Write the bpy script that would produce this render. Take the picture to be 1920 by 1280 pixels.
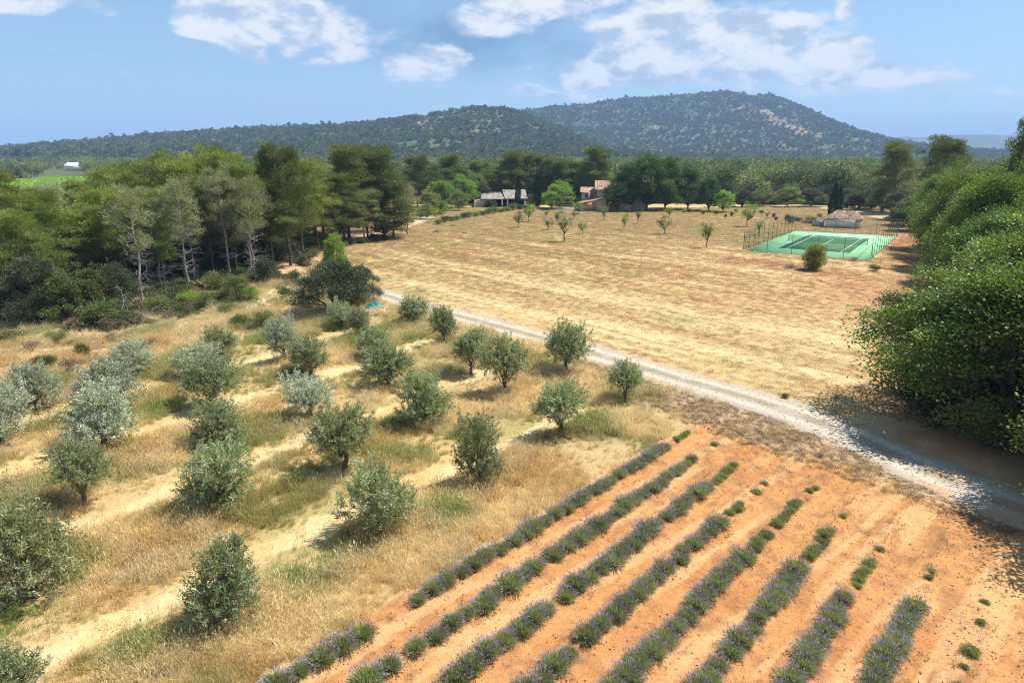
import bpy, math, random
import numpy as np
from mathutils import Vector, Matrix
R = math.radians
scene = bpy.context.scene
for o in list(bpy.data.objects): bpy.data.objects.remove(o)

# ------------------------------------------------------------------ camera
CAM_H, PITCH, FPX = 14.9, R(15.24), 1280.0
cam_d = bpy.data.cameras.new('camera'); cam = bpy.data.objects.new('camera', cam_d)
scene.collection.objects.link(cam); scene.camera = cam
cam.location = (0, 0, CAM_H); cam.rotation_euler = (R(90) - PITCH, 0, 0)
cam_d.sensor_width = 36; cam_d.lens = 24; cam_d.clip_start = 0.1; cam_d.clip_end = 30000

# ------------------------------------------------------------------ sun and sky
SUN_EL, SUN_AZ = R(58), R(66)          # azimuth clockwise from +Y
sdir = Vector((math.cos(SUN_EL)*math.sin(SUN_AZ), math.cos(SUN_EL)*math.cos(SUN_AZ), math.sin(SUN_EL)))
sl = bpy.data.lights.new('sun', 'SUN'); sl.energy = 4.9; sl.angle = R(0.5); sl.color = (1.0, 0.95, 0.87)
so = bpy.data.objects.new('sun', sl); scene.collection.objects.link(so)
so.rotation_euler = sdir.to_track_quat('Z', 'Y').to_euler(); so.location = (60, 30, 80)
vs = scene.view_settings
vs.view_transform = 'Standard'; vs.look = 'None'; vs.gamma = 1; vs.use_curve_mapping = False; vs.exposure = 0.90
try:
    scene.cycles.use_denoising = True
    scene.cycles.max_bounces = 6; scene.cycles.diffuse_bounces = 2; scene.cycles.glossy_bounces = 1
    scene.cycles.transmission_bounces = 3; scene.cycles.transparent_max_bounces = 12; scene.cycles.volume_bounces = 0
    scene.cycles.sample_clamp_indirect = 6
    scene.cycles.use_adaptive_sampling = True; scene.cycles.adaptive_threshold = 0.015; scene.cycles.adaptive_min_samples = 16
    scene.cycles.denoising_prefilter = 'NONE'; scene.cycles.filter_width = 1.15
except Exception: pass

def at(px, py, z=0.0):                  # point of the photograph -> place on the ground
    dx, dy = (px-960)/FPX, (640-py)/FPX
    d = (dx, math.cos(PITCH)+dy*math.sin(PITCH), -math.sin(PITCH)+dy*math.cos(PITCH))
    t = (z-CAM_H)/d[2]
    return d[0]*t, d[1]*t
def xat(px, Y, z=5.0):
    return (px-960)/FPX*(Y*math.cos(PITCH)-(z-CAM_H)*math.sin(PITCH))
def zat(py, Y):                         # height seen at row py at distance Y
    dy = (640-py)/FPX
    return CAM_H + Y*(-math.sin(PITCH)+dy*math.cos(PITCH))/(math.cos(PITCH)+dy*math.sin(PITCH))

class NT:
    def __init__(s, tree): s.t = tree; s.n = tree.nodes; s.l = tree.links
    def new(s, kind, **kw):
        ins = kw.pop('ins', {})
        n = s.n.new(kind)
        for k, v in kw.items(): setattr(n, k, v)
        for k, v in ins.items(): s.set(n.inputs[k], v)
        return n
    def set(s, sock, v):
        if isinstance(v, bpy.types.NodeSocket): s.l.new(v, sock)
        elif isinstance(v, bpy.types.Node): s.l.new(v.outputs[0], sock)
        else: sock.default_value = v
    def math(s, op, a, b=0.0, c=None, clamp=False):
        n = s.n.new('ShaderNodeMath'); n.operation = op; n.use_clamp = clamp
        s.set(n.inputs[0], a); s.set(n.inputs[1], b)
        if c is not None: s.set(n.inputs[2], c)
        return n.outputs[0]
    def vm(s, op, a, b=(0, 0, 0)):
        n = s.n.new('ShaderNodeVectorMath'); n.operation = op
        s.set(n.inputs[0], a); s.set(n.inputs[1], b)
        return n.outputs['Value'] if op in ('LENGTH', 'DOT_PRODUCT', 'DISTANCE') else n.outputs[0]
    def noise(s, vec, scale, detail=4.0, rough=0.55, dist=0.0):
        n = s.n.new('ShaderNodeTexNoise'); s.set(n.inputs['Vector'], vec)
        n.inputs['Scale'].default_value = scale; n.inputs['Detail'].default_value = detail
        n.inputs['Roughness'].default_value = rough; n.inputs['Distortion'].default_value = dist
        return n.outputs[0]
    def rng(s, v, a, b, c=0.0, d=1.0, smooth=True):
        n = s.n.new('ShaderNodeMapRange'); n.interpolation_type = 'SMOOTHSTEP' if smooth else 'LINEAR'
        s.set(n.inputs[0], v)
        for i, q in enumerate((a, b, c, d)): n.inputs[i+1].default_value = q
        return n.outputs[0]
    def mix(s, f, a, b, blend='MIX'):
        n = s.n.new('ShaderNodeMix'); n.data_type = 'RGBA'; n.blend_type = blend
        s.set(n.inputs[0], f)
        for sock, v in ((n.inputs[6], a), (n.inputs[7], b)):
            if isinstance(v, tuple) and len(v) == 3: v = v + (1,)
            s.set(sock, v)
        return n.outputs[2]
    def attr(s, name, typ='GEOMETRY', out='Color'):
        n = s.n.new('ShaderNodeAttribute'); n.attribute_name = name; n.attribute_type = typ
        return n.outputs[out]

world = bpy.data.worlds.new('World'); scene.world = world; world.use_nodes = True
def build_world():
    w = NT(world.node_tree); w.n.clear()
    out = w.new('ShaderNodeOutputWorld'); bg = w.new('ShaderNodeBackground'); bg.inputs[1].default_value = 0.084
    sky = w.new('ShaderNodeTexSky'); sky.sky_type = 'NISHITA'; sky.sun_disc = False
    sky.sun_elevation = SUN_EL; sky.sun_rotation = SUN_AZ; sky.altitude = 200; sky.air_density = 1.0
    sky.dust_density = 0.6; sky.ozone_density = 1.6
    tc = w.new('ShaderNodeTexCoord').outputs['Generated']
    sep = w.new('ShaderNodeSeparateXYZ', ins={0: tc})
    az = w.math('ARCTAN2', sep.outputs[0], sep.outputs[1])
    el = w.math('ARCSINE', sep.outputs[2])
    ae = w.new('ShaderNodeCombineXYZ', ins={0: az, 1: el}).outputs[0]
    st = w.vm('MULTIPLY', tc, (1, 1, 2.1))
    n1 = w.noise(st, 7.0, 6, 0.6, 0.0); n2 = w.noise(st, 26.0, 4, 0.62); n3 = w.noise(st, 2.3, 2, 0.5)
    wob = w.vm('MULTIPLY', w.vm('SUBTRACT', w.new('ShaderNodeTexNoise', ins={'Vector': st, 'Scale': 8.0, 'Detail': 1.0}).outputs[1], (.5, .5, .5)), (0.16, 0.09, 0))
    aew = w.vm('ADD', ae, wob)
    # cumulus banks: where each stands in the sky (degrees of bearing and height, half sizes, density)
    banks = [(85,0,110,16,1.),(405,24,46,40,1.05),(575,36,165,44,1.15),(440,78,66,22,1.1),(645,84,70,30,.95),
             (800,106,75,42,1.0),(1020,12,190,40,1.1),(1090,140,110,40,1.0),(1050,186,120,18,.8),
             (1235,76,150,72,1.25),(1412,68,105,56,1.3),(1545,112,95,58,1.25),(1610,160,130,36,.95),(1330,140,190,40,.75),(1562,18,30,46,.85),(900,195,38,10,1.),(1800,190,110,10,.6),(190,118,60,6,.5)]
    m = None
    for px, py, rx, ry, s in banks:
        dx, dy = (px-960)/FPX, (640-py)/FPX
        d = Vector((dx, math.cos(PITCH)+dy*math.sin(PITCH), -math.sin(PITCH)+dy*math.cos(PITCH))).normalized()
        a0, e0 = math.atan2(d.x, d.y), math.asin(d.z)
        k = 1/FPX
        q = w.vm('MULTIPLY', w.vm('SUBTRACT', aew, (a0, e0, 0)), (1/(rx*k*1.15), 1/(ry*k*1.15), 0))
        v = w.rng(w.vm('LENGTH', q), 1.35, 0.0, 0.0, s)
        m = v if m is None else w.math('MAXIMUM', m, v)
    gen = w.math('MULTIPLY', w.rng(n3, .52, .72), w.rng(sep.outputs[2], .27, .5, 0, .75))   # scattered clouds higher up and all round
    back = w.math('MULTIPLY', w.rng(n3, .5, .7), w.rng(sep.outputs[1], .35, .0, 0, .8))
    m = w.math('MAXIMUM', m, w.math('MAXIMUM', gen, back))
    dens = w.math('ADD', m, w.math('ADD', w.math('MULTIPLY', w.math('SUBTRACT', n1, .5), 1.5), w.math('MULTIPLY', w.math('SUBTRACT', n2, .5), 1.0)))
    cov = w.rng(dens, .32, .78)
    # the blue-grey veil of a shower cloud behind the cumulus
    veil = None
    for px, py, rx, ry, s in [(880,48,360,66,1.1),(1020,105,230,55,.85),(1290,0,120,34,1.)]:
        dx, dy = (px-960)/FPX, (640-py)/FPX
        d = Vector((dx, math.cos(PITCH)+dy*math.sin(PITCH), -math.sin(PITCH)+dy*math.cos(PITCH))).normalized()
        q = w.vm('MULTIPLY', w.vm('SUBTRACT', aew, (math.atan2(d.x, d.y), math.asin(d.z), 0)), (FPX/rx, FPX/ry, 0))
        v = w.rng(w.vm('LENGTH', q), 1.2, 0.1, 0.0, s)
        veil = v if veil is None else w.math('MAXIMUM', veil, v)
    veil = w.math('MULTIPLY', veil, w.rng(n1, .34, .6, .35, .9))
    skyc = w.mix(0.45, sky.outputs[0], (1.5, 3.25, 5.0))
    c = w.mix(veil, skyc, (.95, 1.95, 3.2))
    lit = w.math('SUBTRACT', w.noise(st, 15.0, 4, 0.6), w.noise(w.vm('ADD', st, (.022, .0, .035)), 15.0, 4, 0.6))
    shade = w.rng(lit, -.16, .10)
    white = w.mix(shade, (3.3, 4.1, 5.1), (6.7, 6.7, 6.7))
    c = w.mix(w.math('MULTIPLY', cov, .92), c, white)
    w.l.new(c, bg.inputs[0]); w.l.new(bg.outputs[0], out.inputs[0])
build_world()

# ------------------------------------------------------------------ noise in numpy
def _h(ix, iy, seed):
    with np.errstate(over='ignore'):
        h = ix.astype(np.int64)*374761393 + iy.astype(np.int64)*668265263 + seed*144665
        h = (h ^ (h >> 13))*1274126177
        h = h ^ (h >> 16)
    return (h & 0xFFFFFF)/float(0xFFFFFF)
def vn(x, y, seed=0):
    x = np.asarray(x, float); y = np.asarray(y, float)
    ix, iy = np.floor(x), np.floor(y); fx, fy = x-ix, y-iy
    fx = fx*fx*(3-2*fx); fy = fy*fy*(3-2*fy)
    a, b, c, d = _h(ix, iy, seed), _h(ix+1, iy, seed), _h(ix, iy+1, seed), _h(ix+1, iy+1, seed)
    return (a*(1-fx)+b*fx)*(1-fy)+(c*(1-fx)+d*fx)*fy
def fbm(x, y, seed=0, oct=4, gain=.5):
    s, a, t = 0., 1., 0.
    for i in range(oct):
        s = s+a*vn(x*2**i, y*2**i, seed+i*17); t += a; a *= gain
    return s/t
def sst(v, a, b):
    t = np.clip((v-a)/(b-a), 0, 1); return t*t*(3-2*t)
def pldist(x, y, pts):                  # distance to a polyline
    best = np.full(np.shape(x), 1e9)
    for (x0, y0), (x1, y1) in zip(pts[:-1], pts[1:]):
        dx, dy = x1-x0, y1-y0; t = np.clip(((x-x0)*dx+(y-y0)*dy)/(dx*dx+dy*dy), 0, 1)
        best = np.minimum(best, np.hypot(x-x0-t*dx, y-y0-t*dy))
    return best
def pip(x, y, poly):
    ins = np.zeros(np.shape(x), bool); n = len(poly)
    for i in range(n):
        (x0, y0), (x1, y1) = poly[i], poly[(i+1) % n]
        if y0 == y1: continue
        c = ((y0 > y) != (y1 > y)) & (x < (x1-x0)*(y-y0)/(y1-y0)+x0)
        ins ^= c
    return ins
def sdp(x, y, poly):                    # signed distance, positive inside
    d = pldist(x, y, list(poly)+[poly[0]]); return np.where(pip(x, y, poly), d, -d)

# ------------------------------------------------------------------ layout of the place
ROAD = [(-21, 172), (-25, 140), (-30, 122), (-34, 110), (-34, 98), (-29, 89.5), (-22, 81.5), (-15, 75.3), (-10, 69), (-4, 62.8), (2.3, 56), (6.8, 50.6), (10.9, 45.6), (14.4, 41.7), (17, 38.2), (18.6, 35.2), (20, 31.5), (21.6, 27.6), (24, 23), (28, 16), (33, 8)]
STRIPS = [[(-20, 11), (-14.5, 17.5), (-11.6, 21.3), (-7.7, 26.1), (-2.4, 32), (1.5, 36.2), (4.5, 39.5)],
          [(-25, 17), (-18.3, 25.5), (-15.3, 29.3), (-11.5, 34), (-7.4, 38.7), (-4.4, 44), (-1, 48)],
          [(-31, 23), (-25.2, 30.4), (-19.4, 37), (-17.2, 40.6), (-10.7, 48.6), (-7.1, 54.7)],
          [(-36, 30), (-29, 36), (-24, 43), (-19, 50), (-13, 60)]]
TRACK = [(22, 33), (27, 43), (33, 53), (40, 65), (48, 79), (56, 93), (63, 107), (74, 130)]
LAV = lambda i: -21.3+2.46*i            # lavender row i: x - 0.885 y = LAV(i)
FOREST = [(-260, 30), (-70, 56), (-48, 60.5), (-39, 66), (-39, 77), (-36, 88), (-39, 100), (-40, 112), (-31, 128), (-25, 145), (-24, 175), (-40, 240), (-260, 260)]
CC, CYAW = (55.2, 120.1), R(-34.1)      # tennis court centre and turn
def court(a, b):
    return CC[0]+a*math.cos(CYAW)-b*math.sin(CYAW), CC[1]+a*math.sin(CYAW)+b*math.cos(CYAW)
APRON = [court(-9, -18), court(9, -18), court(9, 18), court(-9, 18)]
def relief(x, y):
    x = np.asarray(x, float); y = np.asarray(y, float)
    rd = pldist(x, y, ROAD); c = x-.885*y
    z = (fbm(x/9, y/9, 3, 3)-.5)*.35 + (fbm(x/1.7, y/1.7, 8, 3)-.5)*.05
    soil = sst(c, -22.4, -21.8)*sst(-(x*.75+y*.66)+32.8, 0, 1.2)
    z = z*(1-.6*soil)+soil*(.075*np.cos((c+21.3)/2.46*2*np.pi)+.045*np.cos((c+21.3)/2.46*8*np.pi+fbm(x/3, y/3, 23)*2)*sst(fbm(x/2, y/2, 24), .3, .6)+(fbm(x/.4, y/.4, 21, 3)-.5)*.17)
    for s in STRIPS: z = z-.10*sst(-pldist(x, y, s), -1.1, -.3)
    flat = sst(rd, 1.9, 3.2)*sst(-sdp(x, y, APRON), 0.3, 2.5)
    far = 1-sst(y, 120, 170)
    return z*flat*far
def gz(x, y): return float(relief(np.array([x]), np.array([y]))[0])

C = lambda *a: np.array(a)
STRAW, PALE, GOLD = C(.435,.31,.148), C(.56,.42,.225), C(.45,.30,.135)
ORANGE, RED, LITTER = C(.415,.205,.076), C(.36,.148,.052), C(.25,.165,.095)
GRAVEL, GREEN, SCRUB, FLOOR = C(.37,.30,.225), C(.26,.25,.085), C(.36,.275,.155), C(.20,.125,.07)
def lerp(a, b, t): return a*(1-t[..., None])+b*t[..., None]
def gcol(x, y):
    n1, n2, n3 = fbm(x/6, y/6, 31), fbm(x/1.3, y/1.3, 32), fbm(x/22, y/22, 33)
    jx, jy = x+(n2-.5)*1.6+(n1-.5)*2, y+(fbm(x/1.3, y/1.3, 35)-.5)*1.6
    one = np.ones(x.shape+(1,))
    # hay field beyond the road, with the streaks the mower left
    a, b = .66*x-.75*y, .75*x+.66*y
    s1 = fbm(a/70, b/2.6, 41, 4, .6); s2 = fbm(a/40, b/.9, 45, 3)
    col = lerp(STRAW*one, PALE, sst(s1, .47, .60)*.95)
    col = lerp(col, C(.33,.215,.10), sst(s2*.75+n3*.25, .47, .62)*.75)
    col = lerp(col, C(.40,.24,.115), sst(fbm(a/18, b/6, 47), .53, .70)*.5)
    col = lerp(col, GREEN, sst(fbm(x/15, y/7, 48), .60, .75)*.45)
    orch = sst(y+.15*x+(n3-.5)*50+(n1-.5)*14, 106, 130)
    col = lerp(col, lerp(C(.42,.30,.15)*one, GREEN*1.3, sst(n3*.6+n1*.4, .48, .68)*.6), orch*.85)
    # grove south of the road
    yr = np.interp(x, [p[0] for p in ROAD[6:]], [p[1] for p in ROAD[6:]])
    south = sst(yr-jy, -.3, .6)*sst(-x, -34, -33)
    g = lerp(STRAW*.92*one, GOLD, sst(n1, .42, .62)*.8)
    g = lerp(g, C(.25,.22,.085), sst(fbm(x/5, y/5, 51), .5, .66)*.7)
    for s in STRIPS:
        d = pldist(jx, jy, s); g = lerp(g, lerp(PALE*one, C(.54,.34,.15), sst(n1, .45, .6)), sst(-d, -.95, -.35)*.9)
    scr = sst(-x+(n1-.5)*8, 26, 33)
    scr = np.maximum(scr, sst(y-.55*x+(n1-.5)*8, 67, 74))
    g = lerp(g, lerp(SCRUB*one, C(.5,.40,.25), sst(n2, .42, .62)), scr)
    g = lerp(g, C(.52,.27,.12), scr*sst(fbm(x/4, y/4, 53), .58, .70)*.8)
    col = lerp(col, g, south)
    # lavender ground
    c = jx-.885*jy
    soil = sst(c, -22.6, -21.9)*sst(-(jx*.75+jy*.66)+32.6, -.8, 1.2)
    so_ = lerp(ORANGE*one, RED, sst(n1*.6+n2*.4, .45, .65)*.7)
    so_ = lerp(so_, C(.27,.13,.06), sst(fbm(x/.55, y/.55, 57, 3), .50, .66)*.7)
    so_ = lerp(so_, C(.52,.31,.145), sst(fbm((.66*x-.75*y)/.5, (.75*x+.66*y)/6, 55, 3), .52, .68)*.65)
    col = lerp(col, so_, soil)
    rd = pldist(jx, jy, ROAD)
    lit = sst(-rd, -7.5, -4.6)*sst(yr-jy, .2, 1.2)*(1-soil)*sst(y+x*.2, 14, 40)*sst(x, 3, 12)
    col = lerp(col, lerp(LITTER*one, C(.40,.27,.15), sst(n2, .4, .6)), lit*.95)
    col = lerp(col, GRAVEL*.9, sst(-rd, -2.6, -1.7)*sst(n2, .35, .6)*.8)
    tr = pldist(jx, jy, TRACK)
    col = lerp(col, lerp(C(.44,.215,.105)*one, C(.50,.31,.17), sst(n2, .4, .6)), sst(-tr, -4.5, -1.5)*.85)
    bank = pldist(jx, jy, [at(1395, 487), at(1480, 497), at(1560, 515), at(1640, 545), at(1690, 575)])
    col = lerp(col, C(.40,.215,.11), sst(-bank, -6, -1)*.75)
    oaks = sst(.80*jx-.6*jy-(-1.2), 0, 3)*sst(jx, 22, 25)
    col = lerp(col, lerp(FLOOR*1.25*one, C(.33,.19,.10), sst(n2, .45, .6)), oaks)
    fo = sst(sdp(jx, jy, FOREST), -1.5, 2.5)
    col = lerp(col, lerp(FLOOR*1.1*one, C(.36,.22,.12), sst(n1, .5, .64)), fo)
    col = lerp(col, C(.085,.10,.042), sst(y, 215, 240))
    return np.clip(col, 0, 1)

# ------------------------------------------------------------------ mesh building
class MB:
    def __init__(s): s.V = []; s.F = []; s.M = []; s.A = []; s.n = 0
    def add(s, V, F, mi=0, lv=None):
        V = np.asarray(V, float).reshape(-1, 3); F = np.asarray(F, int)
        s.V.append(V); s.F.append(F+s.n); s.M.append(np.full(len(F), mi))
        s.A.append(np.full(len(V), .5) if lv is None else np.broadcast_to(lv, (len(V),)).astype(float)); s.n += len(V)
        return s
    def box(s, c, d, mi=0, rz=0.0, lv=None):
        x, y, z = [q/2 for q in d]
        V = np.array([(-x,-y,-z),(x,-y,-z),(x,y,-z),(-x,y,-z),(-x,-y,z),(x,-y,z),(x,y,z),(-x,y,z)])
        if rz:
            k, m = math.cos(rz), math.sin(rz); V = np.c_[V[:,0]*k-V[:,1]*m, V[:,0]*m+V[:,1]*k, V[:,2]]
        return s.add(V+np.array(c), [(0,3,2,1),(4,5,6,7),(0,1,5,4),(1,2,6,5),(2,3,7,6),(3,0,4,7)], mi, lv)
    def tube(s, P, r, n=6, mi=0, lv=None):
        P = np.asarray(P, float); r = np.broadcast_to(r, (len(P),)); k = len(P)
        T = np.gradient(P, axis=0); T /= np.linalg.norm(T, axis=1)[:, None]+1e-9
        ref = np.where(np.abs(T[:, 2:3]) > .9, np.array([[1., 0, 0]]), np.array([[0, 0, 1.]]))
        A = np.cross(T, ref); A /= np.linalg.norm(A, axis=1)[:, None]; B = np.cross(T, A)
        th = np.arange(n)*2*np.pi/n
        V = P[:, None]+r[:, None, None]*(A[:, None]*np.cos(th)[None, :, None]+B[:, None]*np.sin(th)[None, :, None])
        i = np.arange(k-1)[:, None]*n; j = np.arange(n)[None]; j2 = (j+1) % n
        F = np.stack([i+j, i+j2, i+n+j2, i+n+j], -1).reshape(-1, 4)
        return s.add(V.reshape(-1, 3), F, mi, lv)
    def leaves(s, P, D, L, W, rs, mi=0, lv=None, flat=0.0):
        P = np.asarray(P); n = len(P); L = np.broadcast_to(L, (n,))[:, None]; W = np.broadcast_to(W, (n,))[:, None]
        D = D/(np.linalg.norm(D, axis=1)[:, None]+1e-9)
        Q = rs.normal(size=(n, 3)); Q[:, 2] *= (1-flat); S = np.cross(D, Q) if not flat else np.cross(D, np.c_[Q[:, :2]*(1-flat), np.ones(n)])
        S /= np.linalg.norm(S, axis=1)[:, None]+1e-9
        V = np.stack([P, P+D*L*.5+S*W*.5, P+D*L, P+D*L*.5-S*W*.5], 1).reshape(-1, 3)
        F = np.arange(n*4).reshape(-1, 4)
        return s.add(V, F, mi, np.repeat(rs.random(n) if lv is None else np.broadcast_to(lv, (n,)), 4))
    def mesh(s, name, mats, smooth=False):
        me = bpy.data.meshes.new(name); V = np.concatenate(s.V)
        me.vertices.add(len(V)); me.vertices.foreach_set('co', V.astype(np.float32).ravel())
        sizes = np.concatenate([np.full(len(f), f.shape[1]) for f in s.F]); lp = np.concatenate([f.ravel() for f in s.F])
        me.loops.add(len(lp)); me.loops.foreach_set('vertex_index', lp.astype(np.int32))
        me.polygons.add(len(sizes)); me.polygons.foreach_set('loop_start', np.r_[0, np.cumsum(sizes)[:-1]].astype(np.int32))
        me.polygons.foreach_set('material_index', np.concatenate(s.M).astype(np.int32))
        if smooth: me.polygons.foreach_set('use_smooth', np.ones(len(sizes), bool))
        a = me.attributes.new('lv', 'FLOAT', 'POINT'); a.data.foreach_set('value', np.concatenate(s.A).astype(np.float32))
        for m in mats: me.materials.append(m)
        me.update(calc_edges=True); me.validate(); return me
COL = scene.collection
def ob(name, me, parent=None, loc=(0, 0, 0), rz=0.0, sc=1.0):
    o = bpy.data.objects.new(name, me); COL.objects.link(o); o.location = loc; o.rotation_euler = (0, 0, rz)
    o.scale = sc if hasattr(sc, '__len__') else (sc, sc, sc)
    if parent: o.parent = parent
    return o
def tag(o, label, cat, group=None, kind=None):
    if label: o['label'] = label
    if cat: o['category'] = cat
    if group: o['group'] = group
    if kind: o['kind'] = kind
    return o
def struct(o): o['kind'] = 'structure'; return o
ORD = ['first','second','third','fourth','fifth','sixth','seventh','eighth','ninth','tenth','eleventh','twelfth','thirteenth','fourteenth','fifteenth','sixteenth','seventeenth','eighteenth','nineteenth','twentieth']
def ordw(i):
    return ORD[i] if i < 20 else ('twenty','thirty','forty')[(i+1)//10-2]+('-'+ORD[(i+1) % 10-1] if (i+1) % 10 else 'th') if (i+1) % 10 else ('twentieth','thirtieth','fortieth')[(i+1)//10-2]

# ------------------------------------------------------------------ materials
def pmat(name, col, rough=.8, var=.25, scale=8.0, col2=None, bump=.0, bscale=30.0, spec=.3):
    m = bpy.data.materials.new(name); m.use_nodes = True; t = NT(m.node_tree); b = t.n['Principled BSDF']
    tc = t.new('ShaderNodeTexCoord').outputs['Object']
    n = t.noise(tc, scale, 5, .6)
    lo = tuple(c*(1-var) for c in col); hi = col2 or tuple(min(1, c*(1+var)) for c in col)
    t.l.new(t.mix(t.rng(n, .32, .68), lo, hi), b.inputs['Base Color'])
    b.inputs['Roughness'].default_value = rough; b.inputs['Specular IOR Level'].default_value = spec
    if bump:
        bp = t.new('ShaderNodeBump', ins={'Strength': bump, 'Distance': .05, 'Height': t.noise(tc, bscale, 4, .6)}); t.l.new(bp.outputs[0], b.inputs['Normal'])
    return m
def leafmat(name, c0, c1, trans=.3, rough=.55, obvar=.25, inst=False, c2=None, hv=.0):
    """leaf colour runs from c0 to c1 by each leaf's own random value; whole plants differ a little"""
    m = bpy.data.materials.new(name); m.use_nodes = True; t = NT(m.node_tree); b = t.n['Principled BSDF']
    lv = t.attr('lv', out='Fac')
    c = t.mix(lv, c0, c1)
    if c2: c = t.mix(t.rng(lv, .78, .86), c, c2)
    if inst: c = t.mix(1.0, c, t.attr('tint', 'INSTANCER'), 'MULTIPLY')
    oi = t.new('ShaderNodeObjectInfo').outputs['Random']
    k = t.math('MULTIPLY_ADD', oi, obvar*2, 1-obvar)
    c = t.vm('SCALE', c); t.n[-1].inputs['Scale'].default_value = 1; t.l.new(k, t.n[-1].inputs['Scale'])
    if hv:
        hs = t.new('ShaderNodeHueSaturation', ins={'Color': c, 'Hue': t.math('MULTIPLY_ADD', t.math('FRACT', t.math('MULTIPLY', oi, 7.13)), hv, .5-hv/2)}); c = hs.outputs[0]
    t.l.new(c, b.inputs['Base Color']); b.inputs['Roughness'].default_value = rough; b.inputs['Specular IOR Level'].default_value = .25
    tr = t.new('ShaderNodeBsdfTranslucent', ins={0: c}); mx = t.new('ShaderNodeMixShader', ins={0: trans, 1: b.outputs[0], 2: tr.outputs[0]})
    t.l.new(mx.outputs[0], t.n['Material Output'].inputs[0])
    return m
M = {}
M['bark'] = pmat('bark', (.13,.10,.075), .9, .4, 6)
M['greybark'] = pmat('grey_bark', (.30,.27,.24), .9, .3, 5)
M['deadwood'] = pmat('dead_wood', (.34,.31,.28), .9, .3, 5)
M['olive'] = leafmat('olive_leaf', (.17,.20,.065), (.42,.46,.23), .38, .45, .22, c2=(.60,.64,.46), hv=.03)
M['pine'] = leafmat('pine_needles', (.085,.13,.024), (.34,.40,.08), .38, .6, .2, hv=.04)
M['darkpine'] = leafmat('dark_pine_needles', (.06,.09,.022), (.21,.26,.065), .3, .6, .2, hv=.03)
M['greypine'] = leafmat('grey_pine_needles', (.17,.19,.075), (.40,.41,.19), .4, .6, .2)
M['oak'] = leafmat('oak_leaf', (.06,.105,.016), (.235,.33,.058), .34, .45, .3, hv=.05)
M['darkoak'] = leafmat('holm_oak_leaf', (.035,.05,.018), (.13,.155,.07), .2, .45, .2, c2=(.27,.30,.18))
M['plane'] = leafmat('plane_leaf', (.035,.08,.016), (.12,.20,.045), .32, .45, .15)
M['light'] = leafmat('light_leaf', (.15,.25,.03), (.31,.43,.065), .45, .5, .2, hv=.03)
M['shrub'] = leafmat('shrub_leaf', (.09,.125,.03), (.25,.29,.085), .38, .5, .3, hv=.04)
M['dryshrub'] = leafmat('dry_shrub_leaf', (.17,.12,.07), (.34,.27,.17), .2, .7, .25)
M['cypress'] = leafmat('cypress_leaf', (.014,.04,.012), (.035,.085,.022), .12, .6, .1)
M['lavleaf'] = leafmat('lavender_leaf', (.175,.22,.055), (.38,.43,.11), .42, .6, .2)
M['lavflower'] = leafmat('lavender_flower', (.29,.24,.27), (.44,.38,.42), .35, .8, .15)
M['grass'] = leafmat('grass_blade', (.75,.75,.75), (1.12,1.12,1.12), .42, .65, .0, inst=True)
M['far'] = leafmat('far_leaf', (.6,.6,.6), (1.0,1.0,1.0), .25, .7, .0, inst=True)
M['clod'] = leafmat('clod', (.75,.75,.75), (1.0,1.0,1.0), .0, .95, .0, inst=True)

def groundmat(name, fine=1.0):
    m = bpy.data.materials.new(name); m.use_nodes = True; t = NT(m.node_tree); b = t.n['Principled BSDF']
    tc = t.new('ShaderNodeTexCoord').outputs['Object']
    a, c, e = t.noise(tc, .8, 5, .6), t.noise(tc, 5.5, 5, .65), t.noise(tc, 24, 3, .6)
    f = t.math('ADD', t.math('MULTIPLY', t.math('SUBTRACT', a, .5), .35), t.math('ADD', t.math('MULTIPLY', t.math('SUBTRACT', c, .5), .95*fine), t.math('MULTIPLY', t.math('SUBTRACT', e, .5), .8*fine)))
    k = t.math('ADD', f, 1.0)
    col = t.vm('SCALE', t.attr('gcol')); t.l.new(k, t.n[-1].inputs['Scale'])
    t.l.new(col, b.inputs['Base Color']); b.inputs['Roughness'].default_value = .95; b.inputs['Specular IOR Level'].default_value = .1
    bp = t.new('ShaderNodeBump', ins={'Strength': .7, 'Distance': .07, 'Height': t.math('ADD', c, t.math('MULTIPLY', e, .5))}); t.l.new(bp.outputs[0], b.inputs['Normal'])
    return m
M['ground'] = groundmat('ground_soil')

# ------------------------------------------------------------------ ground sheet
def grow(a, s, end, k):
    o = [a]
    while o[-1] < end: o.append(o[-1]+s); s *= k
    return o
def set_gcol(me, col):
    at_ = me.attributes.new('gcol', 'FLOAT_COLOR', 'POINT')
    at_.data.foreach_set('color', np.c_[col, np.ones(len(col))].astype(np.float32).ravel())
gx = grow(36, .3, 9000, 1.05); gx = np.array([-v for v in gx[::-1]]+list(np.arange(-35.7, -8.9, .3))+list(np.arange(-8.8, 24, .16))+list(np.arange(24.1, 35.9, .3))+gx)
gy = np.array([-9000, -3000, -800, -200, -60, -20, -5, 3, 7, 10, 12]+list(np.arange(13, 36, .16))+list(np.arange(36, 48, .25))+grow(48, .27, 12000, 1.018))
GX, GY = np.meshgrid(gx, gy); X, Y = GX.ravel(), GY.ravel()
nx, ny = len(gx), len(gy)
i = (np.arange(ny-1)[:, None]*nx+np.arange(nx-1)[None]).ravel()
g = MB().add(np.c_[X, Y, relief(X, Y)], np.c_[i, i+1, i+nx+1, i+nx])
me = g.mesh('ground', [M['ground']], True); set_gcol(me, gcol(X, Y)); struct(ob('ground', me))

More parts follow.
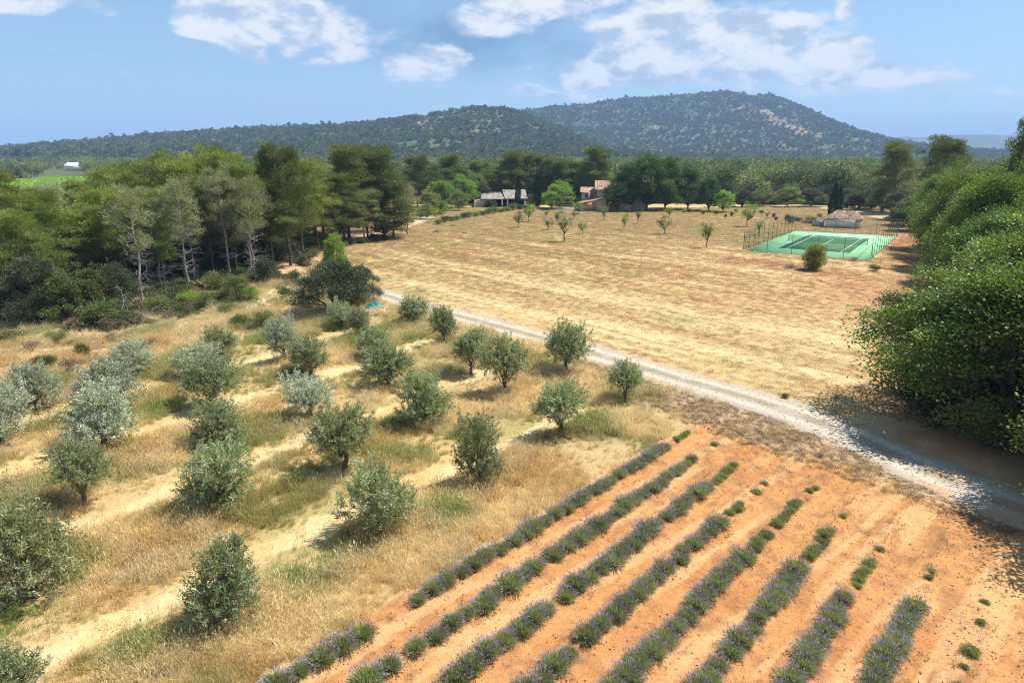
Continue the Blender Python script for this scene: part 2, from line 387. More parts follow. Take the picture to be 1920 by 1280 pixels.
# road: a draped strip with two worn wheel tracks and a stony middle
def spline(P, step):
    P = np.array(P, float); d = np.r_[0, np.cumsum(np.hypot(*np.diff(P, axis=0).T))]
    s = np.arange(0, d[-1], step); Q = np.c_[np.interp(s, d, P[:, 0]), np.interp(s, d, P[:, 1])]
    for _ in range(int(6/step)): Q[1:-1] = (Q[:-2]+Q[1:-1]*2+Q[2:])/4
    return Q
def road_mesh():
    Q = spline(ROAD, .35); T = np.gradient(Q, axis=0); T /= np.linalg.norm(T, axis=1)[:, None]; N = np.c_[-T[:, 1], T[:, 0]]
    u = np.linspace(-1, 1, 27); s = np.arange(len(Q))*.35
    hw = 1.95+.1*np.sin(s/7)
    wl = hw[:, None]+(vn(s/1.1, s*0, 71)[:, None]-.5)*.9; wr = hw[:, None]+(vn(s/1.1, s*0+9, 72)[:, None]-.5)*.9
    off = np.where(u[None] < 0, u[None]*wl, u[None]*wr)
    P = Q[:, None]+N[:, None]*off[..., None]
    x, y = P[..., 0].ravel(), P[..., 1].ravel(); o = off.ravel()
    z = .035-.03*np.abs(np.tile(u, len(Q)))**6+(fbm(x/.7, y/.7, 75, 3)-.5)*.03-.025*np.exp(-((np.abs(o)-.8)/.3)**2)
    n = len(u); k = len(Q); i = (np.arange(k-1)[:, None]*n+np.arange(n-1)[None]).ravel()
    g = MB().add(np.c_[x, y, z], np.c_[i, i+n, i+n+1, i+1]); me = g.mesh('road', [M['ground']], True)
    one = np.ones((len(x), 1)); n1 = fbm(x/1.5, y/1.5, 77)
    col = lerp(C(.35,.295,.235)*one, C(.48,.405,.32), np.exp(-((np.abs(o)-.85)/.33)**2))
    col = lerp(col, C(.25,.21,.14), sst(-np.abs(o), -.55, -.2)*sst(n1, .25, .5)*.85)
    col = lerp(col, C(.42,.29,.17), sst(np.abs(o), 1.25, 1.7)*sst(n1, .3, .55))
    col = lerp(col, C(.42,.25,.14), sst(-y, -34, -27)*sst(n1, .4, .6)*.7)
    col = lerp(col, lerp(C(.44,.27,.15)*one, C(.50,.35,.19), sst(y, 110, 140)), sst(y, 76, 84)*.9)
    set_gcol(me, col); return me
struct(ob('road', road_mesh()))

# ------------------------------------------------------------------ scattering of uncountable stuff
def scatter(name, label, P, rz, scl, idx, tint, srcs, cat=None, tilt=None):
    col = bpy.data.collections.new('source_'+name)
    for k, me in enumerate(srcs):
        col.objects.link(bpy.data.objects.new('%s_source_%02d' % (name, k), me))
    n = len(P); me = bpy.data.meshes.new(name); me.vertices.add(n); me.vertices.foreach_set('co', np.asarray(P, np.float32).ravel())
    rot = np.zeros((n, 3)); rot[:, 2] = rz
    if tilt is not None: rot[:, :2] = tilt
    scl = np.asarray(scl, float); scl = np.c_[scl, scl, scl] if scl.ndim == 1 else scl
    for nm, typ, key, v in (('rot', 'FLOAT_VECTOR', 'vector', rot), ('scl', 'FLOAT_VECTOR', 'vector', scl), ('tint', 'FLOAT_VECTOR', 'vector', tint)):
        a = me.attributes.new(nm, typ, 'POINT'); a.data.foreach_set(key, np.asarray(v, np.float32).ravel())
    a = me.attributes.new('idx', 'INT', 'POINT'); a.data.foreach_set('value', np.asarray(idx, np.int32))
    ng = bpy.data.node_groups.new(name+'_scatter', 'GeometryNodeTree')
    ng.interface.new_socket('Geometry', in_out='INPUT', socket_type='NodeSocketGeometry'); ng.interface.new_socket('Geometry', in_out='OUTPUT', socket_type='NodeSocketGeometry')
    nn, ll = ng.nodes, ng.links
    gi, go = nn.new('NodeGroupInput'), nn.new('NodeGroupOutput')
    ci = nn.new('GeometryNodeCollectionInfo'); ci.inputs['Collection'].default_value = col; ci.inputs['Separate Children'].default_value = True; ci.inputs['Reset Children'].default_value = True
    ip = nn.new('GeometryNodeInstanceOnPoints'); ip.inputs['Pick Instance'].default_value = True
    def na(nm, typ):
        q = nn.new('GeometryNodeInputNamedAttribute'); q.data_type = typ; q.inputs['Name'].default_value = nm; return q.outputs['Attribute']
    e2r = nn.new('FunctionNodeEulerToRotation'); ll.new(na('rot', 'FLOAT_VECTOR'), e2r.inputs[0])
    ll.new(gi.outputs[0], ip.inputs['Points']); ll.new(ci.outputs[0], ip.inputs['Instance']); ll.new(na('idx', 'INT'), ip.inputs['Instance Index'])
    ll.new(e2r.outputs[0], ip.inputs['Rotation']); ll.new(na('scl', 'FLOAT_VECTOR'), ip.inputs['Scale']); ll.new(ip.outputs[0], go.inputs[0])
    o = ob(name, me); md = o.modifiers.new('scatter', 'NODES'); md.node_group = ng
    tag(o, label, cat, kind='stuff'); return o

# ------------------------------------------------------------------ plant builders (unit plants, later copied)
def dirs(rs, n): v = rs.normal(size=(n, 3)); return v/np.linalg.norm(v, axis=1)[:, None]
def limb(mb, a, b, r0, r1, rs, n=6, k=5, sag=.15, mi=0):
    a, b = np.array(a, float), np.array(b, float); t = np.linspace(0, 1, k)[:, None]
    L = np.linalg.norm(b-a); P = a+(b-a)*t+np.sin(t*np.pi)*rs.normal(size=3)*L*sag*.5
    P[1:-1] += rs.normal(size=(k-2, 3))*L*.025
    mb.tube(P, np.linspace(r0, r1, k), n, mi); return P
def crown(mb, rs, lobes, nclump, nleaf, cr, L, W, up=.3, shell=.75, flat=.65, lobevar=.12, outw=.7):
    """leaf clumps through the outer shell of uneven lobes"""
    wts = np.array([l[1][0]*l[1][1] for l in lobes]); wts = wts/wts.sum()
    cs = []
    for li in rs.choice(len(lobes), nclump, p=wts):
        c, r = np.array(lobes[li][0]), np.array(lobes[li][1])
        d = dirs(rs, 1)[0]
        if d[2] < -.55: d[2] *= -.5
        if rs.random() < .2: d = d*rs.random()
        cs.append((c+d*r*(shell+(1-shell)*rs.random()**.6)*(1+rs.normal()*lobevar), d))
    for p, d in cs:
        k = max(6, int(nleaf*rs.uniform(.55, 1.4))); q = cr*rs.uniform(.6, 1.35)
        o = rs.normal(size=(k, 3))*.5*q; o[:, 2] *= flat
        dd = o/(np.linalg.norm(o, axis=1)[:, None]+1e-6)*outw+d*.5+rs.normal(size=(k, 3))*.55; dd[:, 2] += up
        lvb = rs.random()*.45
        mb.leaves(p+o, dd, L*rs.uniform(.7, 1.3, k), W*rs.uniform(.7, 1.3, k), rs, 0, np.clip(lvb+rs.random(k)*.55, 0, 1))
    return cs
def build(name, crown_mb, trunk_mb, leaf, bark='bark'):
    return (crown_mb.mesh(name+'_crown', [M[leaf]]), trunk_mb.mesh(name+'_trunk', [M[bark]], True) if trunk_mb else None)

def olive(seed, H=3.0, Wd=3.0, low=.28, trunk_h=.55):
    rs = np.random.RandomState(seed); t, c = MB(), MB()
    lobes = []; n = rs.randint(5, 8)
    limb(t, (0, 0, -.1), (rs.normal()*.08, rs.normal()*.08, trunk_h), .13, .10, rs, 7, 4, .1)
    for k in range(n):
        a = k*2*np.pi/n+rs.normal()*.35; rr = rs.uniform(.35, .78) if k else .05
        top = rs.uniform(.5, .80)*H if k else .74*H
        ct = np.array((math.cos(a)*rr*Wd*.36, math.sin(a)*rr*Wd*.36, top*.90)); r = rs.uniform(.52, .80)
        lobes.append((ct, (r*Wd*.37, r*Wd*.37, r*H*.37)))
        limb(t, (0, 0, trunk_h*.85), ct, .065, .015, rs, 5, 5, .2)
    for k in range(rs.randint(6, 9) if low < .34 else 3):
        a = rs.uniform(0, 6.28); ct = (math.cos(a)*Wd*.27, math.sin(a)*Wd*.27, H*(low+rs.uniform(.05, .16))); lobes.append((ct, (Wd*.21, Wd*.21, H*.17)))
        limb(t, (0, 0, trunk_h*.7), ct, .04, .01, rs, 5, 4, .2)
    wts = np.array([l[1][0]**2 for l in lobes]); wts /= wts.sum()
    for li in rs.choice(len(lobes), 560, p=wts):             # leafy shoots that stick out of the crown
        ct, r = np.array(lobes[li][0]), np.array(lobes[li][1]); d = dirs(rs, 1)[0]
        p0 = ct+d*r*rs.uniform(.35, .98); sd = d*.8+rs.normal(size=3)*.35; sd[2] += .55; sd /= np.linalg.norm(sd)
        ln = rs.uniform(.25, .62); k = int(30*ln/.4); f = rs.random(k)
        P = p0+sd*ln*f[:, None]+rs.normal(size=(k, 3))*.035
        P[:, 2] = np.maximum(P[:, 2], .12)
        b = rs.random()*.4
        c.leaves(P, sd+rs.normal(size=(k, 3))*.75, rs.uniform(.09, .15, k), rs.uniform(.03, .046, k), rs, 0, np.clip(b+rs.random(k)*.6, 0, 1))
    return build('olive', c, t, 'olive', 'bark')
def bough(mb, rs, p, d, n, r, L, W, lvb):
    o = dirs(rs, n)*r*(rs.random((n, 1))**.45); o[:, 2] *= .68
    dd = o/(np.linalg.norm(o, axis=1)[:, None]+1e-6)*.8+rs.normal(size=(n, 3))*.3+d*.3; dd[:, 2] += .75
    mb.leaves(p+o, dd, L*rs.uniform(.7, 1.3, n), W*rs.uniform(.7, 1.3, n), rs, 0, np.clip(lvb+rs.random(n)*.6, 0, 1))
def pine(seed, H=14., Wd=7., base=.38, dens=1.0, leaf='pine', bark='bark', dead=14, lean=.4, top=1.0, nl=100):
    """Aleppo pine: bent trunk, rising limbs, needle tufts at their ends, dead twigs below"""
    rs = np.random.RandomState(seed); t, c = MB(), MB()
    k = 9; z = np.linspace(-.3, H*.93, k); P = np.c_[np.cumsum(rs.normal(size=k)*.12*lean*2), np.cumsum(rs.normal(size=k)*.12*lean*2), z]; P -= P[0]*np.array([1, 1, 0]); P[:, :2] += rs.normal(size=2)*lean*.3*(z[:, None]/H)
    rad = .19*(1-z/H*.82); t.tube(P, rad, 7)
    on = lambda h: np.array([np.interp(h, z, P[:, i]) for i in range(3)])
    nb = int(38*dens)
    for i in range(nb):
        h = H*(base+(1-base)*(i+.5)/nb*.95); rel = (h/H-base)/(1-base)
        prof = (math.sin(min(1, rel*1.15+.22)*math.pi*.86)**.8)*(.55+.45*rs.random()); a = i*2.4+rs.normal()*.5
        ln = max(.5, Wd*.5*prof*top); d = np.array((math.cos(a), math.sin(a), rs.uniform(.15, .6)+rel*.5)); p0 = on(h-.2); p1 = p0+d*ln
        limb(t, p0, p1, .06*(1-rel*.5), .018, rs, 4, 4, .2)
        for q in range(rs.randint(3, 6)):
            f = rs.uniform(.55, 1.05); pp = p0+(p1-p0)*f+rs.normal(size=3)*np.array((.45, .45, .22))*(.4+ln*.16); pp[2] += .12
            bough(c, rs, pp, d, int(nl*rs.uniform(.5, 1.3)), rs.uniform(.55, .95), .34, .07, rs.random()*.45)
    for q in range(5): bough(c, rs, on(H*.95)+rs.normal(size=3)*.4, np.array((0, 0, 1.)), nl, .8, .34, .055, .35)
    for i in range(dead):
        h = H*rs.uniform(.14, base+.15); a = rs.uniform(0, 6.28); ln = rs.uniform(.8, 2.4); p0 = on(h); p1 = p0+np.array((math.cos(a)*ln, math.sin(a)*ln, rs.uniform(-.3, .7)))
        Q = limb(t, p0, p1, .03, .008, rs, 4, 5, .3)
        for s in range(5):
            b0 = Q[rs.randint(1, 5)]; limb(t, b0, b0+rs.normal(size=3)*.45+np.array((math.cos(a), math.sin(a), 0))*.35, .012, .005, rs, 3, 3, .3)
    return build('pine', c, t, leaf, bark)
def bigtree(seed, H=10., Wd=11., leaf='oak', nlobe=26, ncl=500, nleaf=170, L=.15, W=.098, base=.07, bark='bark', cr=.8, trunk_r=.28):
    rs = np.random.RandomState(seed); t, c = MB(), MB(); lobes = []
    th = H*base+.6
    limb(t, (0, 0, -.3), (rs.normal()*.2, rs.normal()*.2, th), trunk_r, trunk_r*.75, rs, 8, 4, .08)
    for k in range(nlobe):
        f = (k+.5)/nlobe; el = f*1.35; a = k*2.4+rs.normal()*.3; z = H*(base+.12)+H*(.86-base-.24)*math.sin(el)
        rr = math.cos(el)*Wd*.39*rs.uniform(.7, 1.12); r = Wd*rs.uniform(.075, .155)*(1.25 if nlobe < 16 else 1)
        ct = np.array((math.cos(a)*rr, math.sin(a)*rr, z)); lobes.append((ct, (r, r, r*.8)))
        limb(t, (0, 0, th*.85), ct, trunk_r*.42, .03, rs, 6, 5, .18)
    lobes.append(((0, 0, H*.70), (Wd*.20, Wd*.20, H*.2)))
    crown(c, rs, lobes, ncl, nleaf, cr, L, W, .25, .84, .6, .16)
    return build('broadleaf', c, t, leaf, bark)
def shrub(seed, H=2., Wd=2.4, leaf='shrub', ncl=70, nleaf=60, L=.12, W=.06, up=.4):
    rs = np.random.RandomState(seed); t, c = MB(), MB(); lobes = []
    for k in range(rs.randint(5, 9)):
        a = rs.uniform(0, 6.28); rr = rs.uniform(0, .34)*Wd; z = rs.uniform(.25, .62)*H; r = rs.uniform(.16, .27)
        lobes.append(((math.cos(a)*rr, math.sin(a)*rr, z), (r*Wd, r*Wd, r*H*1.2)))
        limb(t, (0, 0, -.1), lobes[-1][0], .04, .012, rs, 5, 4, .2)
    crown(c, rs, lobes, ncl, nleaf, .17*Wd, L, W, up, .55, .8)
    for V in c.V: V[:, 2] = np.maximum(V[:, 2], .0+rs.random(len(V))*.08)
    return build('shrub', c, t, leaf)
def cypress(seed, H=12., Wd=2.2):
    rs = np.random.RandomState(seed); c, t = MB(), MB(); t.tube([(0, 0, -.2), (0, 0, 1.2)], .16, 6); n = 5200
    z = rs.random(n)**.85; prof = np.sin(np.clip(z*.93+.10, 0, 1)*np.pi)**.5*(1-z*.55); a = rs.uniform(0, 6.28, n)
    lump = 1+.16*np.sin(a*3+z*17)+.10*rs.normal(size=n); r = Wd*.5*prof*lump*rs.uniform(.72, 1.05, n)
    P = np.c_[np.cos(a)*r, np.sin(a)*r, .35+z*(H-.7)]; D = np.c_[np.cos(a)*.35, np.sin(a)*.35, np.ones(n)]+rs.normal(size=(n, 3))*.22
    c.leaves(P, D, rs.uniform(.3, .6, n), rs.uniform(.08, .16, n), rs)
    return build('cypress', c, t, 'cypress')
def sapling(seed, H=3.4, Wd=2.4, leaf='shrub', sparse=1.0, vase=True):
    rs = np.random.RandomState(seed); t, c = MB(), MB(); th = H*.30
    limb(t, (0, 0, -.1), (rs.normal()*.05, rs.normal()*.05, th), .075, .06, rs, 6, 4, .1)
    for k in range(9):
        a = k*2.4+rs.normal()*.4; sp = rs.uniform(.3, 1.0); e = np.array((math.cos(a)*Wd*.46*sp, math.sin(a)*Wd*.46*sp, H*rs.uniform(.62, 1.0) if vase else H*rs.uniform(.5, .95)))
        Q = limb(t, (0, 0, th*.9), e, .035, .01, rs, 5, 5, .15)
        for s in range(int(11*sparse)):
            p = Q[rs.randint(2, 5)]+rs.normal(size=3)*.13*Wd*.5; n = 16
            c.leaves(p+rs.normal(size=(n, 3))*.13, rs.normal(size=(n, 3))+np.array((0, 0, .5)), rs.uniform(.10, .2, n), rs.uniform(.05, .09, n), rs)
    return build('sapling', c, t, leaf)

def plant(kind, proto, x, y, h, w, label, cat, group=None, rz=None, ref=(3., 3.), names=('trunk', 'crown'), seed=0, lean=(0, 0), squash=None):
    cm, tm = proto; rs = random.Random(hash((round(x, 2), round(y, 2), seed)))
    o = bpy.data.objects.new(kind, None); COL.objects.link(o); o.empty_display_size = .3
    o.location = (x, y, gz(x, y)-.02); o.rotation_euler = (lean[0], lean[1], rs.uniform(0, 6.28) if rz is None else rz)
    s = w/ref[1]; o.scale = (s, s*(squash or 1), h/ref[0])
    if tm: ob(names[0], tm, o)
    ob(names[1], cm, o)
    return tag(o, label, cat, group)

# ------------------------------------------------------------------ hills
def hill(name, prof, D, front, back, label, seed, rough, nveg, tints, vs, soilmix, ext=None):
    px = np.array([p[0] for p in prof], float); hz = np.array([zat(p[1], D) for p in prof])
    hx = (px-960)/FPX*(D*math.cos(PITCH)+(CAM_H-hz)*math.sin(PITCH))
    def H(x, y):
        r = np.interp(x, hx, hz); v = np.where(y < D, (y-(D-front))/front, 1-(y-D)/back); v = np.clip(v, 0, 1)
        s = np.where(y < D, .25*v+.75*v*v*(3-2*v)*v**.15, v*v*(3-2*v))
        gul = fbm(x/(rough*2.2)+fbm(x/rough, y/rough, seed+5)*.8, y/(rough*5), seed, 4)
        z = r*s*(1-.45*(1-gul)*np.sin(np.clip(v, 0, 1)*np.pi)**.8)+(fbm(x/rough, y/rough, seed+9, 5)-.5)*rough*.16*np.sin(np.clip(v, 0, 1)*np.pi)
        return np.where(v <= 0, -3, z)+(vn(x/(rough*.12), y/(rough*.12), seed+3)-.5)*rough*.02
    xs = np.linspace(hx[0], hx[-1], 330); ys = np.r_[np.linspace(D-front*1.03, D, 110), np.linspace(D, D+back, 24)[1:]]
    GX, GY = np.meshgrid(xs, ys); X, Y = GX.ravel(), GY.ravel(); Z = H(X, Y); n = len(xs); k = len(ys)
    i = (np.arange(k-1)[:, None]*n+np.arange(n-1)[None]).ravel()
    me = MB().add(np.c_[X, Y, Z], np.c_[i, i+1, i+n+1, i+n]).mesh(name, [M['ground']], True)
    a, b = fbm(X/rough, Y/rough*.6, seed+31), fbm(X/(rough*.3), Y/(rough*.3), seed+33)
    col = lerp(C(.075,.093,.042)*np.ones((len(X), 1)), C(.10,.118,.056), sst(b, .4, .65))
    bare = sst(a*.6+b*.4, *soilmix)*sst(Z, 30, 90)
    col = lerp(col, C(.30,.20,.14), bare*.8)
    set_gcol(me, col); struct(ob(name, me))
    if not nveg: return
    rs = np.random.RandomState(seed); m = nveg*2
    x = rs.uniform(hx[0], hx[-1], m); y = D-front*(1-rs.random(m)**.8); z = H(x, y)
    a, b = fbm(x/rough, y/rough*.6, seed+31), fbm(x/(rough*.3), y/(rough*.3), seed+33)
    keep = (z > 2)&(rs.random(m) > sst(a*.6+b*.4, *soilmix)*sst(z, 30, 90)*.93)&(rs.random(m) < .35+.65*sst(fbm(x/40, y/40, seed+8), .35, .6)); x, y, z = x[keep][:nveg], y[keep][:nveg], z[keep][:nveg]
    n = len(x); s = rs.uniform(*vs, n)*rs.uniform(.5, 1.25, n)*np.where(rs.random(n) < .12, 1.5, 1); T = np.array(tints)[rs.randint(0, len(tints), n)]*rs.uniform(.75, 1.25, (n, 1))
    scatter(name+'_woods', label, np.c_[x, y, z-.5], rs.uniform(0, 6.28, n), np.c_[s, s, s*rs.uniform(.7, 1.1, n)], rs.randint(0, 4, n), T, FAR_SMALL, 'woodland')

def fartree(seed, n, L, pine_like=False):
    rs = np.random.RandomState(seed); c = MB()
    if pine_like:
        k = n//14
        for i in range(k):
            h = rs.uniform(.35, 1); a = rs.uniform(0, 6.28); r = .42*math.sin(min(1, (h-.2)*1.1)*math.pi*.85)*rs.uniform(.3, 1)
            p = np.array((math.cos(a)*r, math.sin(a)*r, h*.95)); o = rs.normal(size=(14, 3))*np.array((.075, .075, .045))
            c.leaves(p+o, o+np.array((0, 0, .05)), L*rs.uniform(.6, 1.3, 14), L*.5, rs, 0, np.clip(rs.random()*.4+rs.random(14)*.6, 0, 1))
        c.tube([(0, 0, -.1), (0.02, .01, .5), (0, .02, .9)], [.02, .016, .006], 4, 0, 0.)
    else:
        lob = [((rs.uniform(-.22, .22), rs.uniform(-.22, .22), rs.uniform(.3, .68)), (rs.uniform(.18, .3),)*2+(rs.uniform(.16, .27),)) for _ in range(6)]
        crown(c, rs, lob, n//12, 12, .13, L, L*.7, .3, .7, .7)
        c.tube([(0, 0, -.1), (0, 0, .5)], [.03, .02], 4, 0, 0.)
    return c.mesh('far_tree', [M['far']])
FAR_BIG = [fartree(500+k, 800, .065, k % 3 == 0) for k in range(6)]
FAR_SMALL = [fartree(520+k, 60, .34) for k in range(4)]
TG = [(.26,.32,.10), (.20,.26,.085), (.12,.16,.06), (.30,.33,.12), (.22,.25,.11)]
hill('mountain', [(600,262),(760,238),(880,222),(950,212),(985,206),(1050,200),(1100,195),(1170,185),(1250,180),(1300,175),(1335,173),(1360,170),(1385,174),(1412,180),(1440,175),(1462,185),(1500,207),(1550,233),(1600,253),(1650,267),(1720,282),(1800,290),(1900,296)],
     2700, 1250, 700, 'blue-green scrub and pines covering the mountain', 60, 210, 42000, [(.13,.165,.065), (.10,.13,.055), (.17,.19,.085)], (4, 9), (.585, .70))
hill('wooded_ridge', [(-500,292),(-200,288),(0,281),(100,271),(220,261),(330,250),(450,243),(545,235),(600,236),(700,229),(800,216),(850,208),(880,203),(940,202),(985,213),(1050,240),(1100,264),(1150,281),(1230,291),(1320,297)],
     1550, 700, 500, 'grey-green scrub and pines covering the long low ridge', 70, 120, 36000, [(.14,.175,.07), (.11,.14,.06), (.18,.20,.085), (.21,.23,.095)], (3.5, 8), (.62, .72))
hill('distant_hills', [(1300,280),(1560,264),(1640,259),(1700,257),(1745,257),(1770,254),(1845,252),(1950,256),(2150,270),(2400,290)], 5200, 1500, 1200, '', 80, 500, 0, [], (1, 1), (.8, .9))

# ------------------------------------------------------------------ vineyard and the wooded plain
VINE = [(-310, 475), (-262, 252), (-150, 258), (-190, 330), (-235, 478)]
rs = np.random.RandomState(5)
def plain():
    n = 15000; y = 222+(1520-222)*rs.random(n)**1.35; x = rs.uniform(-1, 1, n)*(y*.86+70)
    d = np.clip((y-200)/900, 0, 1); keep = ~pip(x, y, [(-330, 490), (-275, 240), (-140, 250), (-180, 330), (-225, 490)])
    keep &= ~((np.abs(x+.638*y) < 17) & (y > 480) & (y < 715)) & (fbm(x/60, y/60, 91) > .33)
    keep &= ~((x < -20) & (y < 262))
    x, y = x[keep], y[keep]; n = len(x)
    s = 5+9.5*rs.random(n)**1.5; k = rs.randint(0, 6, n); pin = k % 2 == 0
    T = np.array(TG)[rs.randint(0, 5, n)]*rs.uniform(.75, 1.25, (n, 1)); w = s*rs.uniform(.75, 1.15, n)
    scatter('distant_forest', 'far pine and oak woodland filling the plain below the hills', np.c_[x, y, np.full(n, -.2)], rs.uniform(0, 6.28, n), np.c_[w, w, s], k, T, FAR_BIG, 'forest')
plain()
def vineyard():
    g = MB().add([(x, y, .06) for x, y in VINE], [[0, 1, 2, 3, 4][::1]]); me = g.mesh('vineyard_ground', [M['ground']]); set_gcol(me, np.array([[.30,.38,.08]]*5)); struct(ob('vineyard_ground', me))
    P = []
    for u in np.arange(-420, 420, 3.2):
        v = np.arange(0, 480, 1.5); x = -260+u*.8+v*.55; y = 250-u*.6*.2+v*.83; P.append(np.c_[x, y])
    P = np.concatenate(P); P = P[sdp(P[:, 0], P[:, 1], VINE) > 2]; n = len(P); r = np.random.RandomState(2)
    P = P+r.normal(size=P.shape)*.15; s = r.uniform(1.5, 2.3, n)
    scatter('vine_rows', 'bright green vine rows of the sloping vineyard beyond the pines', np.c_[P, np.full(n, -.1)], r.uniform(0, 6.28, n), np.c_[s, s, s*.8], r.randint(0, 4, n), np.array([[.42,.62,.09]])*r.uniform(.8, 1.2, (n, 1)), FAR_SMALL, 'vines')
vineyard()

# ------------------------------------------------------------------ woods of single trees
PINES = [pine(10, dens=1.1), pine(11, base=.30, Wd=7), pine(12, base=.42, dens=1.2), pine(13, base=.34, dens=1.3), pine(14, base=.45)]
GREYP = [pine(20, base=.46, dens=.5, leaf='greypine', bark='greybark', dead=46, lean=.8, nl=70), pine(21, base=.54, dens=.5, leaf='greypine', bark='greybark', dead=50, lean=.7, nl=65), pine(22, base=.5, dens=.65, leaf='greypine', bark='greybark', dead=44, lean=.6, nl=75)]
BIGP = [pine(30, leaf='darkpine', base=.08, dens=1.7, dead=8, nl=110), pine(31, leaf='darkpine', base=.10, dens=1.6, dead=6, nl=110), pine(32, leaf='darkpine', base=.28, dens=1.5, dead=10, nl=110)]
UMB = [pine(35, leaf='darkpine', base=.55, dens=1.0, dead=4, nl=110, lean=.9)]
def wood(lst, kind_label, group, name='pine_tree', cat='pine tree'):
    lst = sorted(lst, key=lambda q: q[0])
    for k, (px, top, Yd, wm, pr) in enumerate(lst):
        h = zat(top, Yd)*.955; x = xat(px, Yd, h*.7)
        plant(name, pr, x, Yd, h, wm, kind_label % ordw(k), cat, group, ref=(14., 7.))
P5 = PINES
wood([(-30,330,80,8,P5[1]),(10,320,82,8.5,P5[3]),(45,358,70,6,P5[0]),(88,352,76,6,P5[2]),(118,385,86,6,P5[4]),(165,336,86,8,P5[3]),(192,350,80,7,P5[1]),(215,310,92,8.5,P5[2]),(243,320,84,7,P5[0]),(262,304,97,8,P5[3]),(300,300,90,8,P5[1]),(318,285,100,6.5,P5[4]),(343,296,88,7.5,P5[2]),(372,286,93,8,P5[3]),(402,271,97,8.5,P5[1]),(432,281,94,7.5,P5[0]),(458,297,88,7,P5[2]),(492,301,97,7.5,P5[4]),(532,269,95,9,BIGP[2]),(558,298,104,8,P5[3]),(590,306,110,8,P5[1])],
     'yellow-green pine of the left wood skyline, %s from the left frame edge', 'pines on the skyline of the left wood')
wood([(28,395,64,7,P5[4]),(140,388,74,6.5,P5[2]),(185,380,76,6.5,P5[0]),(222,358,75,6,P5[4]),(295,350,80,6,P5[2]),(330,345,84,6.5,P5[0]),(385,330,86,7,P5[1]),(430,325,88,7,P5[3]),(505,335,93,7,P5[1]),(-20,385,68,7,P5[0]),(75,378,70,7,P5[1]),(270,372,76,6,P5[1]),(0,370,100,8,P5[2]),(60,372,96,8,P5[3]),(150,352,105,8,P5[0]),(205,345,108,8,P5[3]),(255,330,112,9,P5[1]),(310,320,114,9,P5[2]),(350,318,118,9,P5[3]),(395,310,116,9,P5[0]),(440,310,118,9,P5[1]),(480,318,112,9,P5[2]),(520,315,118,9,P5[3]),(570,322,125,9,P5[1]),(600,318,130,10,P5[2]),(640,312,132,10,P5[3]),(700,310,140,10,P5[0]),(165,378,88,7.5,BIGP[2]),(235,368,90,7.5,BIGP[1]),(315,362,94,8,BIGP[2]),(395,355,97,8,BIGP[0]),(455,350,100,8,BIGP[2]),(515,352,106,8,BIGP[1]),(585,345,112,8,BIGP[0]),(640,340,118,9,BIGP[2]),(735,345,128,9,BIGP[1])],
     'pine standing within the left wood below its skyline, %s from the left', 'pines inside the left wood')
for lab, px, by, top, w, pr, ln in [('slender grey pine with curved foot at the front corner of the wood', 268, 573, 352, 5.6, GREYP[0], .03),
    ('dark-trunked thin grey pine just behind the curved-foot pine', 303, 545, 368, 4.6, GREYP[1], 0), ('pale straight bare-trunked pine in the middle of the wood edge', 353, 545, 338, 6.0, GREYP[2], 0),
    ('very thin grey pine touching the pale straight-trunked pine', 366, 533, 390, 3.6, GREYP[1], 0), ('grey leaning pine with forked bare lower branches', 434, 524, 315, 6.4, GREYP[2], .05),
    ('whitish bare-limbed pine at the right of the wood edge', 478, 523, 332, 6.0, GREYP[0], .02), ('grey pine with straight pale trunk above the dark evergreen scrub', 112, 545, 345, 5.5, GREYP[1], 0),
    ('low grey twiggy pine at the left frame edge', 15, 560, 398, 7.5, GREYP[2], 0), ('grey twiggy pine between the dark scrub and the curved-foot pine', 170, 550, 385, 6.0, GREYP[0], 0)]:
    x, y = at(px, by); plant('pine_tree', pr, x, y, zat(top, y)*.96, w, lab, 'pine tree', 'bare-stemmed pines at the wood edge', ref=(14., 7.), lean=(0, -ln))
for lab, px, by, top, w, pr in [('broad dark green pine at the field corner, rightmost of the big clump', 722, 448, 274, 10.5, BIGP[0]), ('tall rounded pine, left of the two highest in the big clump', 655, 452, 269, 10.5, BIGP[1]),
    ('grey-green lower pine in front of the big clump by the path', 628, 462, 322, 8.5, BIGP[2]), ('drooping grey-green pine leaning over the field corner', 765, 440, 345, 6.0, GREYP[2]),
    ('pine with three dark stems beside the orange path', 537, 481, 352, 7.5, P5[4]), ('small pine behind the three-stemmed pine', 572, 468, 335, 7.0, P5[2]), ('pine filling the gap between the two tall clump pines', 690, 446, 290, 8.0, BIGP[2]), ('grey pine low in the shade of the big clump', 683, 455, 360, 7.0, GREYP[2])]:
    x, y = at(px, by); plant('pine_tree', pr, x, y, zat(top, y)*.955, w*1.06, lab, 'pine tree', 'big pine clump at the field corner', ref=(14., 7.))

